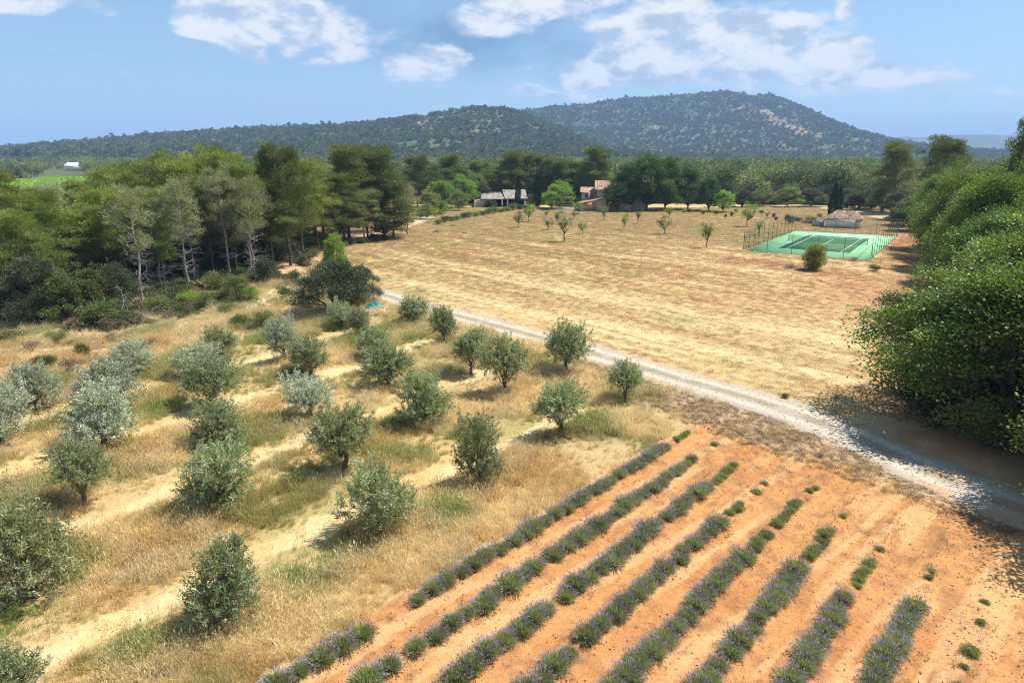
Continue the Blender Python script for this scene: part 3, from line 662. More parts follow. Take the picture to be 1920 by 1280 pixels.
OAKS = [bigtree(40), bigtree(41, nlobe=30), bigtree(42, nlobe=22)]
DARK = [bigtree(45, H=7., Wd=8., leaf='darkoak', nlobe=11, ncl=330, nleaf=130, L=.15, W=.08, base=.03, cr=.75), bigtree(46, H=7., Wd=8., leaf='darkoak', nlobe=11, ncl=330, nleaf=130, L=.15, W=.08, base=.03, cr=.6)]
PLANE = [bigtree(48, H=18., Wd=18., leaf='plane', ncl=200, nleaf=110, L=.38, W=.26, base=.06, cr=1.25, trunk_r=.4, nlobe=20), bigtree(49, H=18., Wd=18., leaf='plane', ncl=190, nleaf=110, L=.38, W=.26, base=.05, cr=1.3, trunk_r=.4, nlobe=18)]
LIGHT = [bigtree(50, H=8., Wd=8., leaf='light', ncl=110, nleaf=80, L=.26, W=.17, base=.06, cr=.7, trunk_r=.16), bigtree(51, H=8., Wd=8., leaf='light', ncl=110, nleaf=80, L=.26, W=.17, base=.12, cr=.7, trunk_r=.16)]
MIDG = [bigtree(52, H=8., Wd=8., leaf='shrub', ncl=130, nleaf=80, L=.26, W=.15, base=.05, cr=.7, trunk_r=.16), bigtree(53, H=8., Wd=8., leaf='shrub', ncl=130, nleaf=80, L=.26, W=.15, base=.05, cr=.7, trunk_r=.16)]
SHR = [shrub(60), shrub(61), shrub(62, leaf='shrub')]
DSHR = [shrub(64, leaf='darkoak'), shrub(65, leaf='darkoak')]
LSHR = [shrub(66, leaf='light'), shrub(67, leaf='light')]
DRY = [shrub(68, leaf='dryshrub', ncl=40, L=.16, W=.03), shrub(69, leaf='dryshrub', ncl=36, L=.16, W=.03)]

ust = [(a, b) for a, b in zip(np.linspace(-60, 520, 24), np.random.RandomState(4).uniform(70, 104, 24))]
for k, (px, Yd) in enumerate(ust):
    h = 3.0+(k*7 % 5)*.7; Yd = max(Yd, 84+max(0, px-250)*.06)
    plant('holm_oak', DARK[k % 2], xat(px, Yd, 2), Yd, h, 8.5, 'low dark evergreen oak in the shade under the pines, %s from the left' % ordw(k), 'oak tree', 'dark undergrowth oaks in the left wood', ref=(7., 8.), seed=k)
# the big dark holm oak by the road, and the sapling behind it
def px_tree(name, pr, px, by, top, wpx, lab, cat, group=None, ref=(7., 8.), **k):
    x, y = at(px, by); dep = y*math.cos(PITCH)+CAM_H*math.sin(PITCH)
    return plant(name, pr, x, y, max(.3, zat(top, y)), wpx*dep/FPX, lab, cat, group, ref=ref, **k)
px_tree('holm_oak', DARK[0], 628, 590, 480, 150, 'large dark holm oak where the gravel road meets the grove', 'oak tree')
px_tree('holm_oak', DARK[1], 680, 572, 490, 78, 'smaller dark holm oak merged into the right side of the large one', 'oak tree')
px_tree('young_tree', LIGHT[0], 630, 522, 424, 54, 'fresh green young tree rising behind the large dark holm oak', 'tree', ref=(8., 8.))
px_tree('shrub', LSHR[0], 640, 535, 492, 50, 'fresh green bush at the foot of the young tree behind the holm oak', 'bush', ref=(2., 2.4))

# evergreen scrub in front of the wood
sc = [(20,600,488,110,DSHR[0],'dark evergreen bush at the left frame edge below the grey pine'),(75,606,468,130,DARK[1],'tall dark evergreen oak with blotchy crown in the scrub'),(128,606,500,90,MIDG[0],'deep green evergreen oak with a bright patch of leaves'),
      (175,596,486,100,MIDG[1],'broad olive-green bush right of the deep green oak'),(222,588,488,90,DARK[0],'dark evergreen oak in the shade behind the dead branches'),(88,545,494,34,DRY[0],'small reddish-brown dead bush within the dark scrub'),
      (190,612,556,70,SHR[1],'grey-green low bush at the front of the scrub'),(300,592,550,44,SHR[0],'rounded green bush right of the curved-foot pine'),(360,576,544,52,LSHR[1],'bright green low bush below the pale straight pine'),
      (407,566,540,52,SHR[2],'mid-green bush right of the bright low bush'),(446,566,508,62,MIDG[0],'tall leafy bush at the feet of the whitish pines'),(398,550,508,50,SHR[1],'grey-green bush behind the wood-edge bushes'),
      (500,532,474,46,DSHR[1],'dark rounded bush left of the dirt turnaround'),(556,532,504,34,DSHR[0],'small dark bush at the dirt turnaround'),(470,560,532,48,LSHR[0],'bright bush in the grass left of the large holm oak'),
      (495,618,580,44,SHR[0],'dark green bush in the grove top corner'),(452,614,586,48,SHR[2],'grey-green low bush beside the dark grove-corner bush'),(535,560,535,40,SHR[1],'green bush close to the left foot of the large holm oak'),
      (156,672,640,36,DSHR[1],'small dark conifer-like bush in the dry scrub'),(80,692,664,44,DSHR[0],'dark low bush behind the leftmost silver olives'),(55,660,632,50,DRY[1],'dry grey shrub in the scrub at left'),
      (130,700,664,50,DRY[0],'dry brown shrub left of the back olives'),(25,640,612,60,SHR[2],'dull green shrub at the left edge below the evergreen oaks'),(280,650,630,36,DRY[1],'dry grey tuft-like shrub behind the back olives'),
      (327,578,560,30,SHR[1],'small green bush between two wood-edge bushes'),(240,606,575,50,SHR[2],'grey-green bush beside the fallen dead branches'),(330,715,690,36,DRY[0],'greyish dry shrub left of the pale double olive'),(60,720,690,40,DSHR[1],'dark weedy bush among the leftmost olives'),
      (110,640,615,40,SHR[0],'dull green bush midway along the scrub front'),(205,640,618,40,DRY[1],'dry brown bush along the scrub front'),(425,590,570,34,SHR[0],'small bush in the pale grass below the wood edge')]
for px, by, top, w, pr, lab in sc:
    px_tree('bush', pr, px, by, top, w, lab, 'bush', 'evergreen scrub before the left wood', ref=(7., 8.) if pr in DARK else (8., 8.) if pr in MIDG else (2., 2.4), names=('stems', 'foliage'))

# the oak belt on the right
oakl = [(27.6,36.0,10.6,15.5),(38.0,49.5,11.4,14),(43.6,60,12,13),(49.6,71,14.4,13.5),(55.4,81,13.6,12.5),(61.0,92,15.0,13),(66.2,103,14.2,12.5),(71,113,14.6,12.5)]
for k, (x, y, h, w) in enumerate(oakl):
    plant('oak_tree', OAKS[k % 3], x, y, h, w, ['large oak overhanging the gravel road, its shade on the road','oak just behind the large road-side oak','oak third along the dirt track from the road','oak fourth along the dirt track from the road','oak fifth along the dirt track from the road','oak sixth along the dirt track, level with the court front','oak seventh along the dirt track, beside the court fence','oak eighth along the dirt track, beyond the court'][k], 'oak tree', 'oaks along the dirt track', ref=(10., 11.), seed=k)
backl = [(38,41,12,12.5),(46,54,15.4,14),(52,64,16.6,14),(58,75,17.2,14),(66,88,17.8,14),(74,100,17.6,14),(50,44,16,13),(60,60,17.6,14),(70,74,18,14),(37,30,9.5,11),(27.8,27,10.5,12.5),(27.2,21,10.5,12.5),(36,23,10,12)]
for k, (x, y, h, w) in enumerate(sorted(backl, key=lambda q: q[1])):
    plant('oak_tree', OAKS[(k+1) % 3], x, y, h, w, 'taller oak behind the track-side oaks, %s counting from the road' % ordw(k), 'oak tree', 'back rows of the oak belt', ref=(10., 11.), seed=k+20)
for k, (x, y, h, w) in enumerate([(25.2,33.4,3.0,4.6),(28.4,32.4,3.8,5.6),(24.4,36.6,2.8,4.4),(30.5,44,3.6,5.0),(31.4,30.6,4.0,6.0),(28.2,37.4,4.4,6.0),(25.6,39.4,2.0,3.4),(34,55,2.4,4.5),(38,64,2.4,4.5)]):
    plant('bush', DSHR[k % 2] if k % 3 else SHR[0], x, y, h, w, 'dark shrub under the oaks of the dirt track, %s from the road' % ordw(k), 'bush', 'shrubs beneath the oak belt', ref=(2., 2.4), names=('stems', 'foliage'))
for lab, px, by, top, w, pr in [('upright pine between the pool house and the oak belt', 1672, 400, 272, 90, BIGP[0]),('dark spreading pine rising from the oak belt', 1757, 420, 268, 95, UMB[0]),('umbrella pine with bare limbs at the right frame edge', 1892, 520, 233, 100, UMB[0])]:
    px_tree('pine_tree', pr, px, by, top, w, lab, 'pine tree', None, ref=(14., 7.))

# trees round the house and across the back of the field
bk = [('dark pine standing behind the right end of the shed', 956, 287, 222, 13, 'B0'),('dark pine behind the two cypresses', 984, 290, 226, 12, 'B1'),('pine left of the pair behind the light green tree', 1013, 294, 228, 11, 'B2'),('pine behind the light green tree', 1046, 297, 222, 13, 'B1'),
      ('large dark pine behind the farmhouse', 1118, 280, 216, 15, 'B0'),('dark pine behind the field corner, nearest the big clump', 782, 296, 205, 11, 'B2'),('dark flat-topped pine above the pale green trees', 842, 292, 225, 14, 'B1'),('small pine left of the flat-topped pine', 812, 312, 210, 10, 'B0'),
      ('pine between the pale green trees and the shed', 905, 306, 226, 12, 'B2'),('pine right behind the farmhouse oaks', 1080, 305, 224, 11, 'B1'),
      ('pale green rounded tree, front of the three left of the shed', 829, 330, 200, 11, 'L0'),('pale green tree, middle of the three left of the shed', 866, 322, 207, 11, 'L1'),('pale green tree, nearest the shed', 889, 316, 216, 10, 'M0'),('low green tree before the pale trees', 860, 350, 194, 6.5, 'M1'),
      ('dark bushy tree left of the shed', 909, 344, 216, 9, 'D0'),('green bushy tree at the field corner behind the track', 803, 352, 180, 8, 'M0'),('bright green bush at the end of the field track', 826, 372, 182, 6, 'L0'),('green bush nearest the shed on the track side', 800, 378, 168, 5.5, 'M1'),
      ('light yellow-green tree between cypresses and farmhouse', 1050, 334, 202, 10.5, 'L1'),('small light tree left of the farmhouse', 1035, 352, 198, 7, 'L0'),('dark rounded bush in front of the shed', 921, 372, 206, 4.5, 'D1'),('blue-green bush between the two cypresses', 993, 362, 210, 5, 'D0'),
      ('very large dark green oak right of the farmhouse', 1215, 273, 196, 18, 'P0'),('dark green oak joined to the left side of the very large one', 1178, 300, 194, 14, 'P1'),('dark green oak joined to the right side of the very large one', 1250, 288, 197, 14, 'P1'),('low dark oak overhanging the farmhouse roof', 1158, 335, 191, 9, 'P0'),
      ('green oak, next right of the very large dark one', 1292, 303, 199, 12.5, 'P1'),('dark green tree left of the small round bright one', 1331, 322, 192, 9, 'P0'),('small round bright green tree at the end of the oak row', 1357, 350, 188, 7.2, 'L0'),('light green tree glimpsed left of the very large oak', 1146, 318, 212, 9, 'L1')]
PT = {'B': (BIGP, (14., 7.)), 'L': (LIGHT, (8., 8.)), 'M': (MIDG, (8., 8.)), 'D': (DARK, (7., 8.)), 'P': (PLANE, (18., 18.))}
for lab, px, top, Yd, w, code in bk:
    pr, ref = PT[code[0]]; h = zat(top, Yd)
    nm = {'B': 'pine_tree', 'L': 'light_green_tree', 'M': 'green_tree', 'D': 'dark_bush', 'P': 'oak_tree'}[code[0]]
    plant(nm, pr[int(code[1])], xat(px, Yd, h*.5), Yd, h, w, lab, {'B': 'pine tree', 'P': 'oak tree', 'D': 'bush'}.get(code[0], 'tree'), 'trees across the back of the field', ref=ref)
hl = [(1392,352,208),(1412,346,222),(1432,352,212),(1456,345,220),(1480,350,208),(1502,343,222),(1522,350,210),(1545,344,218),(1590,350,205),(1612,356,196),(1636,350,200),(1658,345,190),(1690,350,165),(1715,362,140),(1700,385,150),(1380,335,235),(1600,335,232),(1640,330,228),(1470,330,240),(1540,332,240)]
for k, (px, top, Yd) in enumerate(sorted(hl)):
    h = zat(top, Yd); plant('holm_oak', (DARK if k % 3 else MIDG)[k % 2], xat(px, Yd, h*.5), Yd, h, 9.5, 'dark evergreen oak in the belt behind court and orchard, %s from the farmhouse side' % ordw(k), 'oak tree', 'evergreen oaks behind the tennis court', ref=(7., 8.))
CYP = [cypress(1), cypress(2)]
for lab, px, by, top, w in [('slim dark cypress standing before the shed', 971, 391, 329, 9.5),('slim dark cypress right of the shed, the thicker of the pair', 1007, 391, 325, 12.5),('dark cypress left of the pool house', 1560, 412, 342, 16),('dark cypress half hidden behind the pool-house cypress', 1570, 408, 350, 12)]:
    px_tree('cypress_tree', CYP[px % 2], px, by, top, w*1.25, lab, 'cypress', ref=(12., 2.2))

# ------------------------------------------------------------------ olive grove
OLV = [olive(100), olive(101, low=.22), olive(102, trunk_h=.8, low=.36), olive(103, low=.2), olive(104, trunk_h=.75, low=.38), olive(105), olive(106, low=.24), olive(107, low=.3)]
ol = [(1172,752,676,62,4),(1047,812,712,98,2),(900,905,777,94,1),(705,1000,860,141,0),(425,1163,1010,144,3),(5,1330,1226,150,5),(1066,696,604,84,2),(946,736,628,88,4),(796,796,691,103,3),(642,880,760,110,2),(413,952,832,130,1),(67,1121,933,165,3),(-30,1105,940,130,5),(832,643,571,55,2),(883,696,612,68,4),(728,725,643,102,6),(582,779,695,93,7),(416,837,757,102,1),(157,946,832,105,4),(777,607,547,62,0),(702,669,607,66,6),(582,702,630,80,5),(405,762,668,110,2),(196,837,713,131,3),(205,775,665,112,6),(673,628,576,56,1),(641,614,559,50,7),(533,677,588,60,5),(370,705,637,83,7),(412,667,608,65,0),(245,700,630,85,6),(70,765,675,95,3),(5,830,713,110,1)]
M['silver'] = leafmat('silver_olive_leaf', (.26,.29,.15), (.56,.60,.42), .34, .45, .18, c2=(.74,.78,.66), hv=.02)
def silver(pr):
    m = pr[0].copy(); m.materials[0] = M['silver']; return (m, pr[1])
SLV = {3: silver(OLV[3]), 5: silver(OLV[5]), 6: silver(OLV[6]), 7: silver(OLV[7]), 1: silver(OLV[1])}
PALE_AT = {(582,779), (196,837), (205,775), (370,705), (245,700), (70,765), (5,830), (533,677)}
rows = {}
for q in ol:
    x, y = at(q[0], q[1]); c = x-.885*y
    r = min(range(6), key=lambda i: abs(c-(-27.8, -36.6, -45, -53.3, -60.2, -67)[i])); rows.setdefault(r, []).append((y, x, q))
ROWN = ['in the row beside the lavender', 'in the second row from the lavender', 'in the third row from the lavender', 'in the fourth row from the lavender', 'in the fifth row from the lavender', 'in the back row by the scrub']
for r, lst in rows.items():
    for k, (y, x, q) in enumerate(sorted(lst, reverse=True)):
        dep = y*math.cos(PITCH)+CAM_H*math.sin(PITCH)
        pale = (q[0], q[1]) in PALE_AT
        plant('olive_tree', SLV[q[4]] if pale else OLV[q[4]], x, y, zat(q[2], y)*1.0, q[3]*dep/FPX*1.03, '%s olive tree %s, %s from the gravel road' % ('pale silvery' if pale else 'grey-green', ROWN[r], ordw(k)), 'olive tree', 'olive trees of the grove', ref=(3., 3.))

# ------------------------------------------------------------------ lavender
def lavender(seed, fl=1.0, green=1.0):
    rs = np.random.RandomState(seed); a, b = MB(), MB(); n = int(1500*green)
    th = rs.uniform(0, 6.28, n); ph = rs.random(n)**.6*1.25; d = np.c_[np.cos(th)*np.sin(ph), np.sin(th)*np.sin(ph), np.cos(ph)]
    o = d*np.array((.32, .32, .14))*rs.uniform(.2, 1, (n, 1)); L = rs.uniform(.15, .28, n)*(1+.0*ph)
    a.leaves(o, d+rs.normal(size=(n, 3))*.18, L, rs.uniform(.013, .023, n), rs)
    m = int(260*fl); th = rs.uniform(0, 6.28, m); ph = .25+rs.random(m)**.75*1.1; d = np.c_[np.cos(th)*np.sin(ph), np.sin(th)*np.sin(ph), np.cos(ph)]
    tip = d*np.array((.52, .52, .46))*rs.uniform(.78, 1.08, (m, 1)); d2 = d+rs.normal(size=(m, 3))*.12
    b.leaves(tip-d2*.05, d2, rs.uniform(.06, .11, m), rs.uniform(.018, .03, m), rs)
    b.leaves(tip-d2*.17, d2, .16, .007, rs, 0, .2)
    return a.mesh('lavender_leaves', [M['lavleaf']]), b.mesh('lavender_spikes', [M['lavflower']])
LV = [lavender(200+k, 1.0) for k in range(5)]; LVG = [lavender(210+k, .3, .8) for k in range(3)]
seg = {0: [(15.4,19.0,1),(20.4,33.6,1),(34.1,35.2,.55)], 1: [(16.6,17.4,1.05),(18.0,22.4,1),(22.6,22.8,.6),(23.2,29.2,1),(29.8,31.9,.8),(33.4,33.5,.6)], 2: [(15.6,18.5,1),(18.8,20.2,1),(20.6,28.6,1),(28.8,31.2,.65)], 3: [(15.6,18.1,1),(18.5,25.9,1),(26.4,27.2,.6),(28.3,28.4,.6),(29.1,29.2,.5)],
       4: [(15.6,23.3,1.05),(23.6,24.8,.85),(25.5,27.4,.65),(28.3,28.9,.5)], 5: [(15.6,22.6,1.02),(23.0,25.1,.7),(26.1,26.2,.5)], 6: [(15.6,20.8,1),(21.2,22.6,.62),(23.5,23.6,.48)], 7: [(15.6,20.4,.92),(21.7,22.2,.5)], 8: [(16.4,16.5,.62),(17.2,17.3,.4),(17.8,17.9,.7),(19.2,19.3,.42),(20.3,20.4,.45)]}
rs = np.random.RandomState(77)
for r, sg in seg.items():
    ys = []
    for y0, y1, s in sg:
        y = y0
        while y <= y1+.01:
            ys.append((y+rs.uniform(-.05, .05), s*rs.uniform(.86, 1.14))); y += .53*max(.62, s)
    ys.sort(reverse=True)
    for k, (y, s) in enumerate(ys):
        x = LAV(r)+.885*y+rs.normal()*.05; young = s < .8
        g, f = (LVG[k % 3] if young else LV[rs.randint(5)])
        o = bpy.data.objects.new('lavender_bush', None); COL.objects.link(o); o.location = (x, y, gz(x, y)-.02); o.rotation_euler = (0, 0, rs.uniform(0, 6.28)); o.empty_display_size = .2
        q = s*1.04*rs.uniform(.86, 1.14); o.scale = (q, q, q*rs.uniform(.84, 1.05))
        ob('foliage', g, o); ob('flower_spikes', f, o)
        tag(o, '%s lavender bush, %s from the road end of the %s' % ('small green' if young else 'grey-purple', ordw(k), ['row nearest the olives', 'second row from the olives', 'third row from the olives', 'fourth row from the olives', 'fifth row from the olives', 'sixth row from the olives', 'seventh row from the olives', 'eighth row from the olives', 'last sparse row'][r]), 'lavender', 'lavender bushes in their rows')

# ------------------------------------------------------------------ orchard saplings and garden plants
SAP = [sapling(300), sapling(301, leaf='light'), sapling(302, leaf='shrub', sparse=.7), sapling(303, leaf='oak')]
sp = [(971.7,426.7,397,20,0),(991,416,383,24,1),(1024,408,392,16,2),(1027.5,431.7,410,20,3),(1044,420,397,16,3),(1058.7,453,396,36,2),(1076.7,411,395,10,0),(1084,402,380,22,1),(1091.7,439,416,18,0),(1132.5,415,381,20,2),(1170,431,401,16,1),(1195.5,420,392,18,2),(1245,439,405,28,0),(1255,408,389,18,1),(1325,465,417,28,3),(1401,425,383,28,1),(1422,441,410,28,2),(1438,411,396,12,2)]
for k, (px, by, top, w, v) in enumerate(sp):
    px_tree('fruit_tree', SAP[v], px, by, top, w*1.1, 'young fruit tree in the dry orchard, %s from the shed side' % ordw(k) if k != 5 else 'tallest thin fruit tree of the orchard, standing forward of the others', 'fruit tree', 'young fruit trees of the orchard', ref=(3.4, 2.4))
px_tree('fruit_tree', SAP[3], 789, 412, 398, 20, 'small leafy tree at the far left corner of the hay field', 'tree', ref=(3.4, 2.4))
for k, (px, by, top, w) in enumerate([(1380,399,380,24),(1427,402,381,28),(1478,412,385,26),(1536,407,388,30)]):
    px_tree('old_olive_tree', OLV[(2, 4, 1, 6)[k]], px, by, top, w*1.1, 'grey old olive tree behind the orchard, %s from the farmhouse' % ordw(k), 'olive tree', 'old olives behind the orchard')
for k, (px, by, top, w) in enumerate([(1281,399,395,7),(1318,402,396,8),(1342,402,394,7),(1360,407,401,7),(1371,406,396,7),(1408,410,403,8),(1451,408,398,8),(1455,413,405,9),(1481,420,401,16),(1292,398,390,12),(1497,415,406,20)]):
    px_tree('clipped_shrub', DSHR[k % 2], px, by, top, w*1.15, 'small clipped dark shrub near the big oaks, %s from the farmhouse' % ordw(k), 'shrub', 'clipped shrubs by the oaks', ref=(2., 2.4), names=('stems', 'foliage'))
px_tree('clipped_hedge', MIDG[0], 1519, 419, 404, 34, 'clipped grey-green oval hedge left of the pool house', 'hedge', ref=(8., 8.))
for k in range(15):
    t = k/14; x0, y0 = at(822, 424); x1, y1 = at(985, 394); px = 822+(985-822)*t; by = 421-30*t**.8
    px_tree('hedge_bush', (SHR[0], DSHR[0], SHR[2])[k % 3], px, by, by-12-3*math.sin(k*1.7), 19, 'low rounded hedge bush along the field track, %s from the pines' % ordw(k), 'bush', 'low hedge along the field track', ref=(2., 2.4), names=('stems', 'foliage'))
px_tree('young_pine', pine(40, H=3.4, Wd=2.8, base=.02, dens=1.0, dead=0, nl=60, lean=.1), 1525, 507, 466, 38, 'bright green bushy young pine before the court', 'pine tree', ref=(3.4, 2.8))
for lab, px, by, top, w in [('low dry bush near the left edge of the hay field', 819, 435, 430, 22),('flat dry bush at the top left of the hay field', 848, 424, 421, 18),('dry flat tuft further in on the hay field', 872, 438, 435, 16),('dark little bush on the hay field edge above the road', 1472, 746, 736, 16),('dry brown tuft at the top of the lavender ground', 1537, 858, 848, 20),('dry grey bush on the bank left of the court', 1480, 503, 494, 40),('dry brown weeds on the court bank', 1600, 489, 480, 24),('green weeds at the corner of the court by the track', 1640, 508, 495, 26)]:
    px_tree('dry_bush', DRY[px % 2] if 'green' not in lab and 'dark' not in lab else SHR[0], px, by, top, w, lab, 'bush', ref=(2., 2.4), names=('stems', 'foliage'))

# ------------------------------------------------------------------ tennis court
M['apron'] = pmat('court_light_green', (.25,.57,.29), .8, .12, .6, bump=.05)
M['courtgreen'] = pmat('court_dark_green', (.05,.18,.065), .8, .12, .6, bump=.05)
M['line'] = pmat('court_line', (.72,.76,.72), .8, .08, 3)
M['fencepost'] = pmat('fence_post', (.05,.09,.07), .5, .2, 3)
M['concrete'] = pmat('concrete', (.42,.38,.33), .9, .2, 2)
def netmat(name, col, fac):
    m = bpy.data.materials.new(name); m.use_nodes = True; t = NT(m.node_tree); b = t.n['Principled BSDF']
    b.inputs['Base Color'].default_value = col+(1,); b.inputs['Roughness'].default_value = .6
    tr = t.new('ShaderNodeBsdfTransparent'); mx = t.new('ShaderNodeMixShader', ins={0: fac, 1: tr.outputs[0], 2: b.outputs[0]})
    t.l.new(mx.outputs[0], t.n['Material Output'].inputs[0]); return m
M['wire'] = netmat('wire_mesh', (.06,.10,.08), .16); M['net'] = netmat('tennis_net', (.02,.03,.025), .38)
cr = struct(ob('tennis_court', MB().box((0, 0, .01), (18, 36, .06)).mesh('court_apron', [M['apron']]), None, (CC[0], CC[1], .03), CYAW))
ob('playing_surface', MB().box((0, 0, 0), (10.97, 23.77, .008)).mesh('playing_surface', [M['courtgreen']]), cr, (0, 0, .044))
def cline(x, y, w, l): ob('court_line', MB().box((0, 0, 0), (w, l, .006)).mesh('court_line', [M['line']]), cr, (x, y, .0515))
for sx in (-1, 1): cline(sx*5.45, 0, .07, 23.7); cline(sx*4.115, 0, .13, 23.5)
for sy in (-1, 1): cline(0, sy*11.84, 10.97, .10); cline(0, sy*6.4, 8.0, .08)
cline(0, 0, .13, 12.6)
def fence():
    f = bpy.data.objects.new('court_fence', None); COL.objects.link(f); f.location = (CC[0], CC[1], 0); f.rotation_euler = (0, 0, CYAW)
    tag(f, 'tall green wire fence on thin posts round the tennis court', 'fence')
    pm = MB().tube([(0, 0, -.2), (0, 0, 1.6), (0, 0, 3.2)], .036, 6).mesh('post', [M['fencepost']], True)
    hx, hy = 9.25, 18.25; spots = [(-hx+2*hx*k/5, s*hy) for s in (-1, 1) for k in range(6)]+[(s*hx, -hy+2*hy*k/12) for s in (-1, 1) for k in range(1, 12)]
    for x, y in spots: ob('post', pm, f, (x, y, 0))
    for (x0, y0, x1, y1) in [(-hx, -hy, hx, -hy), (hx, -hy, hx, hy), (hx, hy, -hx, hy), (-hx, hy, -hx, -hy)]:
        L = math.hypot(x1-x0, y1-y0); a = math.atan2(y1-y0, x1-x0)
        ob('wire_mesh', MB().add([(0, 0, .05), (L, 0, .05), (L, 0, 3.15), (0, 0, 3.15)], [(0, 1, 2, 3)]).mesh('wire_mesh', [M['wire']]), f, (x0, y0, 0), a)
        for z in (.06, 1.6, 3.16): ob('tension_wire', MB().tube([(0, 0, z), (L/2, 0, z), (L, 0, z)], .012, 4).mesh('tension_wire', [M['fencepost']]), f, (x0, y0, 0), a)
    for (x, y, dx, dy) in [(-hx, -hy, 1.6, 0), (hx, -hy, -2.0, 0), (hx, -hy, 0, 1.8), (-hx, hy, 1.6, 0), (hx, hy, 0, -1.6), (-hx, -hy, 0, 1.6)]:
        ob('brace', MB().tube([(x, y, 2.5), (x+dx/2, y+dy/2, 1.25), (x+dx, y+dy, 0)], .028, 5).mesh('brace', [M['fencepost']]), f)
fence()
nt = bpy.data.objects.new('tennis_net', None); COL.objects.link(nt); nt.location = (CC[0], CC[1], .06); nt.rotation_euler = (0, 0, CYAW); tag(nt, 'dark tennis net strung across the middle of the court', 'net')
for s in (-1, 1): ob('net_post', MB().tube([(s*6.4, 0, 0), (s*6.4, 0, .6), (s*6.4, 0, 1.1)], .05, 8).mesh('net_post', [M['fencepost']], True), nt)
xs = np.linspace(-6.4, 6.4, 21); zt = .92+.15*(xs/6.4)**2; V = np.r_[np.c_[xs, xs*0, xs*0+.03], np.c_[xs, xs*0, zt]]; i = np.arange(20)
ob('netting', MB().add(V, np.c_[i, i+1, i+22, i+21]).mesh('netting', [M['net']]), nt)
ob('net_band', MB().tube(np.c_[xs, xs*0, zt], .03, 4).mesh('net_band', [M['line']]), nt)
gl = bpy.data.objects.new('goal_frame', None); COL.objects.link(gl); gp = at(1634, 437); gl.location = (gp[0], gp[1], 0); gl.rotation_euler = (0, 0, R(-25)); tag(gl, 'white goal frame beside the pool house behind the court', 'goal')
for s in (-1, 1): ob('goal_post', MB().tube([(s*.8, 0, -.1), (s*.8, 0, 1), (s*.8, 0, 2.1)], .05, 6).mesh('goal_post', [M['line']], True), gl)
ob('crossbar', MB().tube([(-.85, 0, 2.1), (0, 0, 2.1), (.85, 0, 2.1)], .05, 6).mesh('crossbar', [M['line']], True), gl)

# ------------------------------------------------------------------ buildings
M['tile'] = pmat('clay_tile', (.26,.15,.10), .9, .45, 1.6, (.45,.31,.23)); M['greytile'] = pmat('weathered_tile', (.16,.14,.125), .9, .3, 1.2, (.33,.30,.27))
M['pink'] = pmat('pink_render', (.50,.36,.28), .9, .12, .8); M['ochre'] = pmat('ochre_render', (.52,.27,.13), .9, .15, .8); M['whitewall'] = pmat('white_render', (.74,.70,.62), .9, .08, .8)
M['glass'] = pmat('window_glass', (.04,.05,.06), .15, .1, 2, spec=.6); M['shutter'] = pmat('shutter_paint', (.55,.56,.52), .6, .1, 3); M['dark'] = pmat('dark_timber', (.05,.04,.03), .9, .3, 2); M['whitemetal'] = pmat('white_sheet', (.80,.80,.80), .5, .04, .5)
def roof_pane(p00, p10, p11, p01, mat, step=.24, amp=.05, th=.12):
    """a pitched roof plane of round canal tiles: ribs run from eave (p00-p10) to ridge (p01-p11), courses step"""
    p00, p10, p11, p01 = [np.array(p, float) for p in (p00, p10, p11, p01)]
    nu = max(4, int(np.linalg.norm(p10-p00)/step)*4); nvv = max(3, int(np.linalg.norm(p01-p00)/.4)*2)
    u = np.linspace(0, 1, nu+1); v = np.linspace(0, 1, nvv+1); U, Vv = np.meshgrid(u, v)
    nrm = np.cross(p10-p00, p01-p00); nrm /= np.linalg.norm(nrm); nrm *= np.sign(nrm[2])
    P = (p00*(1-U)[..., None]+p10*U[..., None])*(1-Vv)[..., None]+(p01*(1-U)[..., None]+p11*U[..., None])*Vv[..., None]
    k = np.arange(nu+1)[None]*np.pi/2; kk = np.arange(nvv+1)[:, None]
    h = amp*np.abs(np.cos(k/1.0))+.03*(kk % 2)+(vn(np.arange(nu+1)[None]*.7, kk*.9+0*k, 5)-.5)*.03
    top = (P+nrm*h[..., None]).reshape(-1, 3); n = nu+1; i = (np.arange(nvv)[:, None]*n+np.arange(nu)[None]).ravel()
    g = MB().add(top, np.c_[i, i+1, i+n+1, i+n]); q = [p00, p10, p11, p01]; b = [a-nrm*th for a in q]
    g.add(np.array(q+b), [(4, 7, 6, 5), (0, 4, 5, 1), (1, 5, 6, 2), (2, 6, 7, 3), (3, 7, 4, 0)])
    return g.mesh('roof', [mat])
def empty(name, loc, rz, label, cat):
    o = bpy.data.objects.new(name, None); COL.objects.link(o); o.location = loc; o.rotation_euler = (0, 0, rz); return tag(o, label, cat)
def part(nm, mb, mat, par): return ob(nm, mb.mesh(nm, [M[mat]]), par)
def prism(poly, y0, y1):                # polygon in x-z, pulled along y
    n = len(poly); V = [(x, y0, z) for x, z in poly]+[(x, y1, z) for x, z in poly]; g = MB()
    g.add(V, [(i, (i+1) % n, (i+1) % n+n, i+n) for i in range(n)]); g.add([(x, y0, z) for x, z in poly], [list(range(n))[::-1]]); g.add([(x, y1, z) for x, z in poly], [list(range(n))]); return g
def window(par, x, y, z, w, h, shut=True):
    f = part('window', MB().box((x, y, z), (w+.16, .10, h+.16)), 'shutter', par); part('pane', MB().box((x, y-.055, z), (w, .03, h)), 'glass', f); part('sill', MB().box((x, y-.09, z-h/2-.12), (w+.3, .14, .06)), 'whitewall', f)
    part('glazing_bar', MB().box((x, y-.08, z), (.06, .02, h)), 'shutter', f)
    if shut:
        for s in (-1, 1): part('shutter', MB().box((x+s*(w*.75+.1), y-.04, z), (w*.5, .05, h+.1)), 'shutter', f)
